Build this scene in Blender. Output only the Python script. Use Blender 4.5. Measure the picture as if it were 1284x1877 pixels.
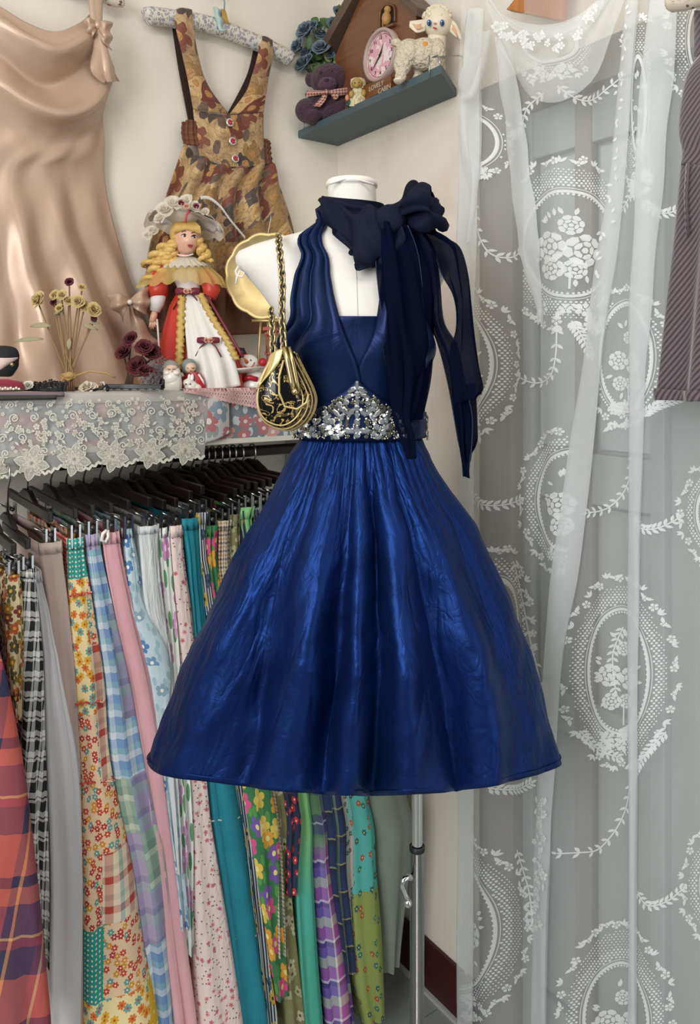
import bpy, bmesh, math, random
from mathutils import Vector as V, Matrix
for _o in list(bpy.data.objects): bpy.data.objects.remove(_o)
scn = bpy.context.scene
COL = scn.collection
R = math.radians
# ---------------------------------------------------------------- camera
F, CX, HY, H = 1400.0, 642.0, 680.0, 1.525       # focal length and horizon in photo pixels, eye height in metres
cam = bpy.data.cameras.new('camera'); camo = bpy.data.objects.new('camera', cam); COL.objects.link(camo)
cam.sensor_fit = 'VERTICAL'; cam.sensor_height = 36.0; cam.lens = 36.0*F/1877.0
cam.shift_x = 0.0; cam.shift_y = -(938.5-HY)/1877.0
cam.clip_start = .02
camo.location = (0, 0, H); camo.rotation_euler = (R(90), 0, 0)
scn.camera = camo
# ---------------------------------------------------------------- world, window and other area lights, exposure
wd = bpy.data.worlds.new('world'); scn.world = wd; wd.use_nodes = True
bg = wd.node_tree.nodes['Background']; bg.inputs[0].default_value = (.86, .93, 1, 1); bg.inputs[1].default_value = .22
def area(name, loc, target, sx, sy, power, col):
    l = bpy.data.lights.new(name, 'AREA'); l.shape = 'RECTANGLE'; l.size = sx; l.size_y = sy; l.energy = power; l.color = col
    o = bpy.data.objects.new(name, l); COL.objects.link(o); o.location = loc
    o.rotation_euler = (V(target)-V(loc)).to_track_quat('-Z', 'Y').to_euler(); return o
area('window_daylight', (-1.25, -1.1, 1.95), (.1, 1.5, 1.25), 1.3, 1.5, 60, (.97, .985, 1))
area('added_curtain_fill', (1.75, .0, .95), (.55, 1.55, .75), 1.0, 1.7, 20, (.84, .92, 1))  # cool fill added at the right to brighten the lower curtain; no doorway there
area('overhead_area', (.2, .1, 2.72), (.1, 1.5, 1.2), 1.2, .5, 12, (1, .95, .87))  # warm area source just below the closed ceiling
vs = scn.view_settings; vs.view_transform = 'Standard'; vs.look = 'None'; vs.exposure = 0.0; vs.gamma = 1.0; vs.use_curve_mapping = False
scn.cycles.transparent_max_bounces = 24
# ---------------------------------------------------------------- helpers: pixels, room frame
C0 = V((-.0346, 2.2)); L = V((-.8135, -.5816)); NW = V((.5816, -.8135))   # room corner; away from right wall; away from left wall
def W(s, o, z): return V((C0.x+s*L.x+o*NW.x, C0.y+s*L.y+o*NW.y, z))
def so(p):
    d = V((p.x, p.y))-C0; return d.dot(L), d.dot(NW)
def px(x, y, Y): return V(((x-CX)/F*Y, Y, H-(y-HY)/F*Y))
def YS(x, s): d = (x-CX)/F; return (s+C0.dot(L))/(d*L.x+L.y)
def YO(x, o): d = (x-CX)/F; return (o+C0.dot(NW))/(d*NW.x+NW.y)
def PS(x, y, s): return px(x, y, YS(x, s))        # pixel -> vertical plane at distance s from the right wall
def PO(x, y, o): return px(x, y, YO(x, o))        # pixel -> vertical plane at distance o from the left wall
def tab(t, x):
    if x <= t[0][0]: return t[0][1:] if len(t[0]) > 2 else t[0][1]
    for a, b in zip(t, t[1:]):
        if x <= b[0]:
            f = (x-a[0])/(b[0]-a[0]); r = [p+(q-p)*f for p, q in zip(a[1:], b[1:])]
            return r if len(r) > 1 else r[0]
    return t[-1][1:] if len(t[-1]) > 2 else t[-1][1]
def cr(p0, p1, p2, p3, t):
    return .5*((2*p1)+(p2-p0)*t+(2*p0-5*p1+4*p2-p3)*t*t+(3*p1-p0-3*p2+p3)*t*t*t)
def spline(pts, n):
    m = len(pts)-1; out = []
    for i in range(n+1):
        x = i*m/n; k = min(int(x), m-1); t = x-k
        out.append(cr(pts[max(k-1, 0)], pts[k], pts[k+1], pts[min(k+2, m)], t))
    return out
def stab(t, x):                                    # smooth table
    m = len(t)-1
    x = min(max(x, t[0][0]), t[-1][0])
    for k in range(m):
        if x <= t[k+1][0]:
            f = (x-t[k][0])/(t[k+1][0]-t[k][0])
            r = [cr(a, b, c, d, f) for a, b, c, d in zip(t[max(k-1, 0)][1:], t[k][1:], t[k+1][1:], t[min(k+2, m)][1:])]
            return r if len(r) > 1 else r[0]
# ---------------------------------------------------------------- helpers: meshes
ROOT = {}
class MB:
    def __init__(s): s.v = []; s.f = []; s.uv = []
    def add(s, vs, fs, uv=None):
        b = len(s.v); s.v += [V(p) for p in vs]; s.f += [tuple(b+i for i in q) for q in fs]
        s.uv += list(uv) if uv else [(p[0], p[2]) for p in vs]; return s
    def grid(s, rows, close=False, uv=None):
        n, m = len(rows), len(rows[0]); fs = []
        for i in range(n-1):
            for j in range(m if close else m-1):
                k = (j+1) % m; fs.append((i*m+j, i*m+k, (i+1)*m+k, (i+1)*m+j))
        if uv is None:
            uv = []; vv = 0
            for i in range(n):
                if i: vv += (rows[i][m//2]-rows[i-1][m//2]).length
                uu = 0
                for j in range(m):
                    if j: uu += (rows[i][j]-rows[i][j-1]).length
                    uv.append((uu, -vv))
        return s.add([p for r in rows for p in r], fs, uv)
    def sheet(s, rows, nu, nv, fn=None, cols_first=False):
        """Catmull-Rom sheet through rows of points; fn(u,v) pushes it along its normal, towards the eye."""
        a = [spline([V(p) for p in r], nu) for r in rows]
        g = [[None]*(nu+1) for _ in range(nv+1)]
        for j in range(nu+1):
            c = spline([r[j] for r in a], nv)
            for i in range(nv+1): g[i][j] = c[i]
        if fn:
            h = [r[:] for r in g]; eye = V((0, 0, H))
            for i in range(nv+1):
                for j in range(nu+1):
                    du = g[i][min(j+1, nu)]-g[i][max(j-1, 0)]; dv = g[min(i+1, nv)][j]-g[max(i-1, 0)][j]
                    nn = du.cross(dv)
                    if nn.length < 1e-12: nn = eye-g[i][j]
                    nn.normalize()
                    if nn.dot(eye-g[i][j]) < 0: nn = -nn
                    h[i][j] = g[i][j]+nn*fn(j/nu, i/nv)
            g = h
        s.grid(g); s.last = g; return s
    def tube(s, path, r, n=8, cap=True):
        path = [V(p) for p in path]; m = len(path); rr = r if isinstance(r, (list, tuple)) else [r]*m
        up = None; rows = []
        for i, p in enumerate(path):
            t = (path[min(i+1, m-1)]-path[max(i-1, 0)])
            t = t.normalized() if t.length > 1e-9 else V((0, 0, 1))
            if up is None: up = t.orthogonal().normalized()
            up = (up-t*up.dot(t)); up = up.normalized() if up.length > 1e-6 else t.orthogonal().normalized()
            sd = t.cross(up)
            rows.append([p+(up*math.cos(a)+sd*math.sin(a))*rr[i] for a in [2*math.pi*k/n for k in range(n)]])
        b = len(s.v); s.grid(rows, True)
        if cap:
            s.f.append(tuple(b+k for k in range(n))[::-1]); s.f.append(tuple(b+(m-1)*n+k for k in range(n)))
        return s
    def ball(s, c, r, nu=16, nv=10, rot=None):
        c = V(c); r = (r, r, r) if not isinstance(r, (tuple, list)) else r; vs = []; fs = []
        M = rot if rot else Matrix.Identity(3)
        for i in range(nv+1):
            a = math.pi*i/nv
            for j in range(nu):
                b = 2*math.pi*j/nu
                vs.append(c+M@V((r[0]*math.sin(a)*math.cos(b), r[1]*math.sin(a)*math.sin(b), r[2]*math.cos(a))))
        for i in range(nv):
            for j in range(nu):
                k = (j+1) % nu; q = (i*nu+j, (i+1)*nu+j, (i+1)*nu+k, i*nu+k)
                fs.append(q)
        return s.add(vs, fs)
    def lathe(s, c, prof, n=24, sx=1, sy=1, ax=None):
        c = V(c); ax = (ax or V((0, 0, 1))).normalized(); e = ax.orthogonal().normalized() if abs(ax.z) < .999 else V((1, 0, 0)); g = ax.cross(e)
        return s.grid([[c+ax*z+(e*math.cos(a)*sx+g*math.sin(a)*sy)*max(r, 1e-5) for a in [2*math.pi*k/n for k in range(n)]] for r, z in prof], True)
    def hexa(s, p):                                # 8 corners: bottom 0-3, top 4-7
        return s.add(p, [(3, 2, 1, 0), (4, 5, 6, 7), (0, 1, 5, 4), (1, 2, 6, 5), (2, 3, 7, 6), (3, 0, 4, 7)])
    def rbox(s, s0, s1, o0, o1, z0, z1):           # box in the room frame
        return s.hexa([W(s0, o0, z0), W(s1, o0, z0), W(s1, o1, z0), W(s0, o1, z0), W(s0, o0, z1), W(s1, o0, z1), W(s1, o1, z1), W(s0, o1, z1)])
    def box(s, c, d, rot=None):
        c = V(c); M = rot or Matrix.Identity(3); q = [(-1, -1, -1), (1, -1, -1), (1, 1, -1), (-1, 1, -1), (-1, -1, 1), (1, -1, 1), (1, 1, 1), (-1, 1, 1)]
        return s.hexa([c+M@V((a*d[0]/2, b*d[1]/2, e*d[2]/2)) for a, b, e in q])
    def prism(s, pts, ext):
        pts = [V(p) for p in pts]; ext = V(ext); n = len(pts)
        return s.add(pts+[p+ext for p in pts], [tuple(range(n))[::-1], tuple(range(n, 2*n))]+[(i, (i+1) % n, n+(i+1) % n, n+i) for i in range(n)])
    def build(s, name, mat, parent=None, smooth=True, solid=0, bevel=0, sub=0, remesh=0, recalc=True, kind=None, off=0, wave=None):
        me = bpy.data.meshes.new(name)
        if parent is not None: loc = ROOT[parent.name]
        else:
            xs = [p.x for p in s.v]; ys = [p.y for p in s.v]; loc = V(((min(xs)+max(xs))/2, (min(ys)+max(ys))/2, min(p.z for p in s.v)))
        me.from_pydata([p-loc for p in s.v], [], s.f)
        ul = me.uv_layers.new(name='UVMap')
        for lp in me.loops: ul.data[lp.index].uv = s.uv[lp.vertex_index]
        if recalc:
            bm = bmesh.new(); bm.from_mesh(me); bmesh.ops.recalc_face_normals(bm, faces=bm.faces); bm.to_mesh(me); bm.free()
        if smooth: me.polygons.foreach_set('use_smooth', [True]*len(me.polygons))
        if mat: me.materials.append(mat)
        o = bpy.data.objects.new(name, me); COL.objects.link(o)
        if parent is not None: o.parent = parent
        else: o.location = loc
        ROOT[o.name] = loc
        if remesh:
            q = o.modifiers.new('r', 'REMESH'); q.mode = 'VOXEL'; q.voxel_size = remesh; q.use_smooth_shade = True
            q = o.modifiers.new('s', 'SMOOTH'); q.factor = .5; q.iterations = 4
        if wave:
            tx = bpy.data.textures.new(name, wave[0]); tx.noise_scale = wave[1]
            q = o.modifiers.new('d', 'DISPLACE'); q.texture = tx; q.strength = wave[2]; q.mid_level = .5
        if sub:
            q = o.modifiers.new('u', 'SUBSURF'); q.levels = q.render_levels = sub
        if solid:
            q = o.modifiers.new('t', 'SOLIDIFY'); q.thickness = solid; q.offset = off
        if bevel:
            q = o.modifiers.new('b', 'BEVEL'); q.width = bevel; q.segments = 2; q.limit_method = 'ANGLE'
        if kind: o['kind'] = kind
        return o
def tag(o, label, cat, group=None):
    o['label'] = label; o['category'] = cat
    if group: o['group'] = group
    return o
def thing(name, label, cat, loc, group=None):
    o = bpy.data.objects.new(name, None); COL.objects.link(o); o.location = loc; o.empty_display_size = .02
    ROOT[o.name] = V(loc); return tag(o, label, cat, group)
def struct(o): o['kind'] = 'structure'; return o
def inst(name, me, M, parent):
    o = bpy.data.objects.new(name, me); COL.objects.link(o); o.parent = parent; o.matrix_local = Matrix.Translation(-ROOT[parent.name])@M; return o
def frame(x, y, z, c):                             # matrix from axes and origin
    return Matrix(((x.x, y.x, z.x, c.x), (x.y, y.y, z.y, c.y), (x.z, y.z, z.z, c.z), (0, 0, 0, 1)))
def text(name, txt, size, M, mat, parent, ext=.0005):
    cu = bpy.data.curves.new('t', 'FONT'); cu.body = txt; cu.size = size; cu.extrude = ext; cu.align_x = 'CENTER'; cu.align_y = 'CENTER'
    o = bpy.data.objects.new('t', cu); COL.objects.link(o); bpy.context.view_layer.update()
    me = bpy.data.meshes.new_from_object(o.evaluated_get(bpy.context.evaluated_depsgraph_get())); bpy.data.objects.remove(o)
    me.materials.clear(); me.materials.append(mat); me.name = name
    return inst(name, me, M, parent)
# ---------------------------------------------------------------- helpers: materials
def isS(v): return isinstance(v, bpy.types.NodeSocket)
def nd(t, typ, ins=None, **pr):
    n = t.nodes.new('ShaderNode'+typ)
    for k, v in pr.items(): setattr(n, k, v)
    for k, v in (ins or {}).items():
        sk = n.inputs[k]
        if isS(v): t.links.new(v, sk)
        elif isinstance(v, (tuple, list)) and sk.type == 'RGBA': sk.default_value = tuple(v)+(1,) if len(v) == 3 else v
        else: sk.default_value = v
    return n
def mth(t, op, a, b=0.0, clamp=False): return nd(t, 'Math', {0: a, 1: b}, operation=op, use_clamp=clamp).outputs[0]
def mix(t, f, a, b, mode='MIX'):
    n = nd(t, 'MixRGB', {'Fac': f, 'Color1': a, 'Color2': b}, blend_type=mode); return n.outputs[0]
def ramp(t, f, stops, const=True):
    n = nd(t, 'ValToRGB', {'Fac': f}); r = n.color_ramp; r.interpolation = 'CONSTANT' if const else 'LINEAR'
    while len(r.elements) < len(stops): r.elements.new(.5)
    for e, (p, c) in zip(r.elements, stops): e.position = p; e.color = tuple(c)+(1,) if len(c) == 3 else c
    return n.outputs[0]
def uvv(t, sc=1, rot=0, sx=1, sy=1, kind='UV'):
    c = nd(t, 'TexCoord').outputs[kind]
    return nd(t, 'Mapping', {'Vector': c, 'Rotation': (0, 0, R(rot)), 'Scale': (sc*sx, sc*sy, sc)}).outputs[0]
def noise(t, vec, sc, det=2, dist=0): return nd(t, 'TexNoise', {'Vector': vec, 'Scale': sc, 'Detail': det, 'Distortion': dist}).outputs[0]
def srgb(h):
    h = h.lstrip('#'); c = [int(h[i:i+2], 16)/255 for i in (0, 2, 4)]
    return tuple(x/12.92 if x <= .04045 else ((x+.055)/1.055)**2.4 for x in c)
MATS = {}
def mat(name, col, rough=.6, metal=0, bump=None, var=0, sheen=0, coat=0, sss=0, trans=0, ior=1.45, emit=0, vscale=9, kind='Object', spec=.5):
    if name in MATS: return MATS[name]
    m = bpy.data.materials.new(name); m.use_nodes = True; t = m.node_tree; b = t.nodes['Principled BSDF']; MATS[name] = m
    if isinstance(col, str): col = srgb(col)
    c = col(t) if callable(col) else tuple(col)
    if var:
        f = noise(t, uvv(t, 1, kind=kind), vscale, 4)
        dk = mix(t, 1.0, c, (1-var, 1-var, 1-var), 'MULTIPLY')
        c = mix(t, f, dk, c)
    if isS(c): t.links.new(c, b.inputs['Base Color'])
    else: b.inputs['Base Color'].default_value = c+(1,)
    b.inputs['Roughness'].default_value = rough; b.inputs['Metallic'].default_value = metal; b.inputs['Specular IOR Level'].default_value = spec
    b.inputs['Sheen Weight'].default_value = sheen; b.inputs['Coat Weight'].default_value = coat; b.inputs['IOR'].default_value = ior
    b.inputs['Transmission Weight'].default_value = trans
    if sss: b.inputs['Subsurface Weight'].default_value = sss; b.inputs['Subsurface Radius'].default_value = (.01, .006, .004)
    if emit: b.inputs['Emission Strength'].default_value = emit; b.inputs['Emission Color'].default_value = c+(1,)
    if bump:
        sc, st, dist = bump[:3]; st3 = bump[3] if len(bump) > 3 else (1, 1, 1)
        vv = nd(t, 'Mapping', {'Vector': nd(t, 'TexCoord').outputs[bump[4] if len(bump) > 4 else kind], 'Scale': st3}).outputs[0]
        h = noise(t, vv, sc, 3, dist)
        t.links.new(nd(t, 'Bump', {'Height': h, 'Strength': st, 'Distance': .01}).outputs[0], b.inputs['Normal'])
    return m
def crease(m, layers):
    """sharp crumple lines: ridged noise layers (scale, stretch, weight) on the cloth's UVs drive the bump"""
    t = m.node_tree; b = t.nodes['Principled BSDF']; h = None
    for sc, st, w in layers:
        n = nd(t, 'TexNoise', {'Vector': nd(t, 'Mapping', {'Vector': nd(t, 'TexCoord').outputs['UV'], 'Scale': st, 'Rotation': (0, 0, .35)}).outputs[0], 'Scale': sc, 'Detail': 2, 'Distortion': .8}).outputs[0]
        q = mth(t, 'MULTIPLY', mth(t, 'ABSOLUTE', mth(t, 'SUBTRACT', n, .5)), w); h = q if h is None else mth(t, 'ADD', h, q)
    t.links.new(nd(t, 'Bump', {'Height': h, 'Strength': 1.0, 'Distance': .02}).outputs[0], b.inputs['Normal'])
def sheer(name, col, op, trl=.4, rough=.6, opf=None):
    """thin net or chiffon: part of the light passes straight, the rest is scattered on both sides"""
    m = bpy.data.materials.new(name); m.use_nodes = True; t = m.node_tree; t.nodes.clear()
    c = col(t) if callable(col) else (srgb(col) if isinstance(col, str) else col)
    d = nd(t, 'BsdfDiffuse', {'Color': c}).outputs[0]; l = nd(t, 'BsdfTranslucent', {'Color': c}).outputs[0]
    s = nd(t, 'MixShader', {0: trl, 1: d, 2: l}).outputs[0]
    f = opf(t) if opf else op
    o = nd(t, 'MixShader', {0: f, 1: nd(t, 'BsdfTransparent').outputs[0], 2: s}).outputs[0]
    t.links.new(o, nd(t, 'OutputMaterial').inputs[0]); MATS[name] = m; return m
# printed patterns (flat print on cloth), on the cloth's own UVs in metres
def floral(t, vec, bgc, cols, R0=.38, pet=5, dens=.8, eye=(.9, .8, .2), leaf=None, rnd_=1.0):
    if leaf:
        v2 = nd(t, 'TexVoronoi', {'Vector': nd(t, 'Mapping', {'Vector': vec, 'Location': (3.3, 7.7, 0), 'Scale': (1.6, .9, 1)}).outputs[0], 'Scale': 1.1}, voronoi_dimensions='2D')
        mk = mth(t, 'LESS_THAN', v2.outputs['Distance'], .27); bgc = mix(t, mk, bgc, leaf)
    vo = nd(t, 'TexVoronoi', {'Vector': vec, 'Scale': 1.0, 'Randomness': rnd_}, voronoi_dimensions='2D')
    d = nd(t, 'VectorMath', {0: vec, 1: vo.outputs['Position']}, operation='SUBTRACT').outputs[0]
    xyz = nd(t, 'SeparateXYZ', {0: d}); rgb = nd(t, 'SeparateColor', {0: vo.outputs['Color']})
    an = mth(t, 'ADD', mth(t, 'ARCTAN2', xyz.outputs[1], xyz.outputs[0]), mth(t, 'MULTIPLY', rgb.outputs[2], 6.3))
    rr = mth(t, 'MULTIPLY', mth(t, 'ADD', mth(t, 'MULTIPLY', mth(t, 'POWER', mth(t, 'ABSOLUTE', mth(t, 'COSINE', mth(t, 'MULTIPLY', an, pet/2.0))), .6), .5), .5), R0)
    mk = mth(t, 'MULTIPLY', mth(t, 'LESS_THAN', vo.outputs['Distance'], rr), mth(t, 'LESS_THAN', rgb.outputs[1], dens))
    n = len(cols); fc = ramp(t, rgb.outputs[0], [(i/n, c) for i, c in enumerate(cols)])
    fc = mix(t, mth(t, 'LESS_THAN', vo.outputs['Distance'], R0*.26), fc, eye)
    return mix(t, mk, bgc, fc)
def plaid(t, vec, per, su, sv, fac=.5):
    x = nd(t, 'SeparateXYZ', {0: vec})
    a = ramp(t, mth(t, 'FRACT', mth(t, 'MULTIPLY', x.outputs[0], 1/per)), su); b = ramp(t, mth(t, 'FRACT', mth(t, 'MULTIPLY', x.outputs[1], 1/per)), sv)
    return mix(t, fac, a, b)
def gingham(t, vec, per, dark, light):
    return plaid(t, vec, per, [(0, dark), (.5, light)], [(0, dark), (.5, light)])
def patch(t, vec, sc, cells):
    """patchwork: cells = colour sockets, picked by square"""
    vo = nd(t, 'TexVoronoi', {'Vector': vec, 'Scale': sc, 'Randomness': .06}, voronoi_dimensions='2D', distance='CHEBYCHEV')
    r = nd(t, 'SeparateColor', {0: vo.outputs['Color']}).outputs[0]; out = cells[0]; n = len(cells)
    for i in range(1, n): out = mix(t, mth(t, 'GREATER_THAN', r, i/n), out, cells[i])
    return out
# ---------------------------------------------------------------- helpers: flat lace drawing and flowers
class D2:
    def __init__(s): s.p = []
    def poly(s, p): s.p.append(p)
    def dot(s, x, y, r, n=6): s.p.append([(x+r*math.cos(6.2832*k/n), y+r*math.sin(6.2832*k/n)) for k in range(n)])
    def leaf(s, x, y, a, l, w):
        c, q = math.cos(a), math.sin(a)
        s.p.append([(x+u*l*c-v*w*q, y+u*l*q+v*w*c) for u, v in ((0, 0), (.3, .8), (.6, .9), (1, 0), (.6, -.9), (.3, -.8))])
    def flower(s, x, y, r, n=5, a0=0.0):
        for k in range(n):
            a = a0+6.2832*k/n; c, q = math.cos(a), math.sin(a); w = r*2.2/n
            s.p.append([(x+u*r*c-v*w*q, y+u*r*q+v*w*c) for u, v in ((.22, .15), (.55, .75), (.85, .8), (1, .25), (1, -.25), (.85, -.8), (.55, -.75), (.22, -.15))])
        s.dot(x, y, r*.14)
    def stroke(s, pts, w, n=None):
        if n: pts = [(p.x, p.y) for p in spline([V((a, b, 0)) for a, b in pts], n)]
        m = len(pts); e = []
        for i in range(m):
            a = pts[max(i-1, 0)]; b = pts[min(i+1, m-1)]; dx, dy = b[0]-a[0], b[1]-a[1]; l = math.hypot(dx, dy) or 1
            e.append((-dy/l*w/2, dx/l*w/2))
        for i in range(m-1):
            (a, b), (c, d) = pts[i], pts[i+1]; (p, q), (u, v) = e[i], e[i+1]
            s.p.append([(a+p, b+q), (c+u, d+v), (c-u, d-v), (a-p, b-q)])
    def rose(s, x, y, r, rg):
        for lay, (r0, r1, n) in enumerate(((.62, 1, 7), (.3, .56, 5))):
            a0 = rg.random()*6
            for k in range(n):
                a = a0+6.2832*k/n; h = 3.0/n
                q = [(r0*1.0, -h*.8), (r1*.9, -h), (r1*1.02, -h*.4), (r1*1.02, h*.4), (r1*.9, h), (r0, h*.8)]
                s.p.append([(x+r*rr*math.cos(a+b), y+r*rr*math.sin(a+b)) for rr, b in q])
        s.dot(x, y, r*.2)
    def vine(s, pts, w, ll, lw, n=24, side=2, step=2, a=.7):
        q = [(p.x, p.y) for p in spline([V((x, y, 0)) for x, y in pts], n)]; s.stroke(q, w)
        for i in range(1, n, step):
            t = math.atan2(q[i+1][1]-q[i][1], q[i+1][0]-q[i][0])
            for sg in ((1, -1) if side == 2 else (side,)): s.leaf(q[i][0]+sg*w*.3*-math.sin(t), q[i][1]+sg*w*.3*math.cos(t), t+sg*a, ll, lw)
        t = math.atan2(q[-1][1]-q[-2][1], q[-1][0]-q[-2][0]); s.leaf(q[-1][0], q[-1][1], t, ll, lw)
    def mesh(s, fn, mb=None):
        mb = mb or MB()
        for p in s.p:
            vs = [fn(x, y) for x, y in p]; mb.add(vs, [tuple(range(len(vs)))])
        return mb
def petal_rose(mb, c, r, ax, rg, n=12, open_=1.0, crumple=0.0):
    c = V(c); ax = V(ax).normalized(); e = ax.orthogonal().normalized(); g = ax.cross(e)
    for j in range(n):
        f = (j+1)/n; a0 = j*2.4+rg.random()*.5; wd_ = .75+.5*rg.random(); rad = r*(.12+.72*f**.8); ht = r*(.80-.62*f*open_)
        rows = []
        for i in range(5):
            v = i/4; row = []
            for k in range(5):
                u = k/2-1
                a = a0+u*wd_*(.55+.6*math.sin(v*2.2)); rr = rad*(.30+.78*v**.8)*(1+.20*f*open_*v*v*v)
                z = -r*.45+(ht+r*.45)*math.sin(v*1.5)-r*.22*f*max(0, v-.6)-(u*u)*r*.16*v+crumple*r*(rg.random()-.5)
                row.append(c+ax*z+(e*math.cos(a)+g*math.sin(a))*(rr+crumple*r*(rg.random()-.5)))
            rows.append(row)
        mb.grid(rows)
    return mb
def leaf3(mb, p, d, up, l, w, bend=.3):
    p = V(p); d = V(d).normalized(); sd = d.cross(V(up)).normalized(); u = sd.cross(d)
    rows = []
    for i in range(5):
        v = i/4; ww = w*math.sin(math.pi*min(max(v, .03), .97))**.8; q = p+d*l*v-u*bend*l*v*v
        rows.append([q-sd*ww+u*w*.25, q, q+sd*ww+u*w*.25])
    mb.grid(rows); return mb
rg = random.Random(11)
# ================================================================ the setting
m_wall = mat('wall paint', '#e4ddcf', .85, var=.05, vscale=4, bump=(22, .08, 0))
m_wall2 = mat('wall paint with stains', lambda t: mix(t, ramp(t, noise(t, uvv(t, 1, kind='Object'), 3.2, 6, .6), [(.52, (0, 0, 0)), (.72, (1, 1, 1))], False), srgb('#e3dbcd'), srgb('#d6c8ba')), .85, bump=(18, .1, 0))
m_floor = mat('floor tile', '#8f9290', .35, var=.1)
m_ceil = mat('ceiling paint', '#efece6', .9)
m_base = mat('maroon baseboard', '#43181a', .45, var=.25)
m_grout = mat('skirting edge', '#b9b7b0', .8, var=.25)
b = MB(); b.rbox(-.1, 3.2, -.1, 0, 0, 2.8); struct(b.build('wall_left', m_wall, smooth=False))
dO = so(PS(886, 680, 0))[1]
b = MB(); b.rbox(-.1, 0, 0, dO, 0, 2.8); struct(b.build('wall_right', m_wall2, smooth=False))
b = MB(); b.rbox(-.1, 0, dO, 3.2, 2.16, 2.8); b.rbox(-.1, 0, dO+.98, 3.2, 0, 2.16); struct(b.build('wall_right', m_wall2, smooth=False))
b = MB(); b.rbox(-.1, 3.2, -.1, 3.2, -.1, 0); fl = struct(b.build('floor', mat('floor grout', '#6d6e6c', .8), smooth=False))
b = MB(); b.rbox(-.1, 3.2, -.1, 3.2, 2.8, 2.9); struct(b.build('ceiling', m_ceil, smooth=False))
b = MB(); b.rbox(-.2985, .2985, -.2985, .2985, -.004, .004); tl = b.build('floor_tile', m_floor, fl, smooth=False)
for i in range(5):
    for j in range(5):
        o = tl if (i, j) == (0, 0) else tl.copy()
        if o is not tl: COL.objects.link(o)
        w = W(.15+i*.6, .15+j*.6, 0)-C0.to_3d(); o.location = w
b = MB(); b.rbox(0, .012, .012, dO, .012, .13); struct(b.build('baseboard_right', m_base, smooth=False, bevel=.003))
b = MB(); b.rbox(0, .02, .012, dO, 0, .013); struct(b.build('trim_1', m_grout, smooth=False))
b = MB(); b.rbox(.012, 3.1, 0, .012, .012, .13); struct(b.build('baseboard_left', m_base, smooth=False, bevel=.003))
# the door behind the curtain: frame, leaf with stiles, rails, recessed panels and panes
m_door = mat('grey white door paint', '#a3a7a3', .45, var=.06)
m_dfr = mat('taupe door frame', '#8b8378', .5, var=.1)
m_pane = mat('frosted pane', '#b6bebd', .25)
dr = bpy.data.objects.new('door_1', None); COL.objects.link(dr); dr.location = W(-.02, dO+.4, 0); ROOT[dr.name] = dr.location.copy(); struct(dr)
def dbox(n, x0, x1, z0, z1, s0, s1, m, par=dr):
    b = MB(); b.rbox(s0, s1, x0, x1, z0, z1); return b.build(n, m, par, smooth=False, bevel=.002)
OX = lambda x: so(PS(x, 680, 0))[1]
dbox('door_frame', dO, OX(946), 0, 2.16, -.05, .012, m_dfr); dbox('door_frame', OX(946), dO+.98, 2.08, 2.16, -.05, .012, m_dfr)
dbox('door_frame', dO+.92, dO+.98, 0, 2.08, -.05, .012, m_dfr)
dbox('door_leaf', OX(946), dO+.92, .02, 2.08, -.06, -.045, m_door)
xs = [(946, 964), (1042, 1072), (1180, 1206)]
for a, c in xs: dbox('stile', OX(a), OX(c), .02, 2.08, -.045, -.02, m_dfr if a == 1042 else m_door)
zr = [(.02, .2), (.78, .86), (1.26, 1.36), (1.98, 2.08)]
for (a, c) in ((964, 1042), (1072, 1180)):
    for z0, z1 in zr: dbox('rail', OX(a), OX(c), z0, z1, -.045, -.022, m_door)
    for (q, z0), (z1, q2) in zip(zr, zr[1:]):
        dbox('pane' if z0 > 1.3 else 'panel', OX(a)+.008, OX(c)-.008, z0+.008, z1-.008, -.045, -.038, m_pane if z0 > 1.3 else m_door)
# ================================================================ lace curtain on the right wall
m_net = sheer('white curtain net', (.86, .88, .88), .32, .35)
m_fold = sheer('white curtain net folded', (.90, .92, .92), .42, .35)
m_lace = sheer('white lace thread', (.95, .96, .95), .85, .3)
cu = thing('lace_curtain', 'sheer white lace curtain with floral medallions covering the door', 'curtain', W(.06, .85, .03))
def cs(o, z): return .062+.010*math.sin(o*31+z*.7)+.006*math.sin(o*67+1.3)*(.6+.4*math.sin(z*1.3))
co0, co1 = so(PS(846, 680, .06))[1], 1.42
g = []
for i in range(41):
    z = .03+2.42*i/40; ed = co0+.008*math.sin(z*6)+.004*math.sin(z*17)
    g.append([W(cs(ed+(co1-ed)*j/110, z), ed+(co1-ed)*j/110, z) for j in range(111)])
MB().grid(g).build('net_panel', m_net, cu)
def onc(x, y, e=.003):
    p = PS(x, y, .062); o = so(p)[1]; return W(cs(o, p.z)+e, o, p.z)
def pleat(path, lift=.012, ph=0):
    q = spline([V(p) for p in path], 60); rows = []
    for k, p in enumerate(q):
        w = p.z/2*(1+.06*math.sin(k*.7+ph)); r = []
        for j in range(13):
            a = 2*math.pi*j/12
            c = onc(p.x+w*math.cos(a), p.y, .005); r.append(c+L.to_3d()*(lift*(1+math.sin(a))*.5+.002*math.sin(k*.35+j)))
        rows.append(r)
    MB().grid(rows).build('fold', m_fold, cu)
pleat([(882, 20, 28), (873, 200, 36), (868, 400, 38), (865, 600, 34), (862, 900, 34), (862, 1200, 36), (860, 1500, 34), (858, 1900, 32)])
pleat([(922, 70, 20), (942, 190, 42), (960, 330, 48), (978, 450, 40), (992, 530, 22), (1002, 590, 6)], .014, 1)
pleat([(1182, -60, 24), (1166, 120, 28), (1147, 300, 31), (1125, 440, 35), (1105, 560, 38), (1082, 750, 40), (1062, 920, 38), (1046, 1060, 34), (1032, 1200, 30), (1018, 1400, 36), (1008, 1520, 42), (1003, 1640, 38), (997, 1900, 36)], .022, 2)
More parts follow.
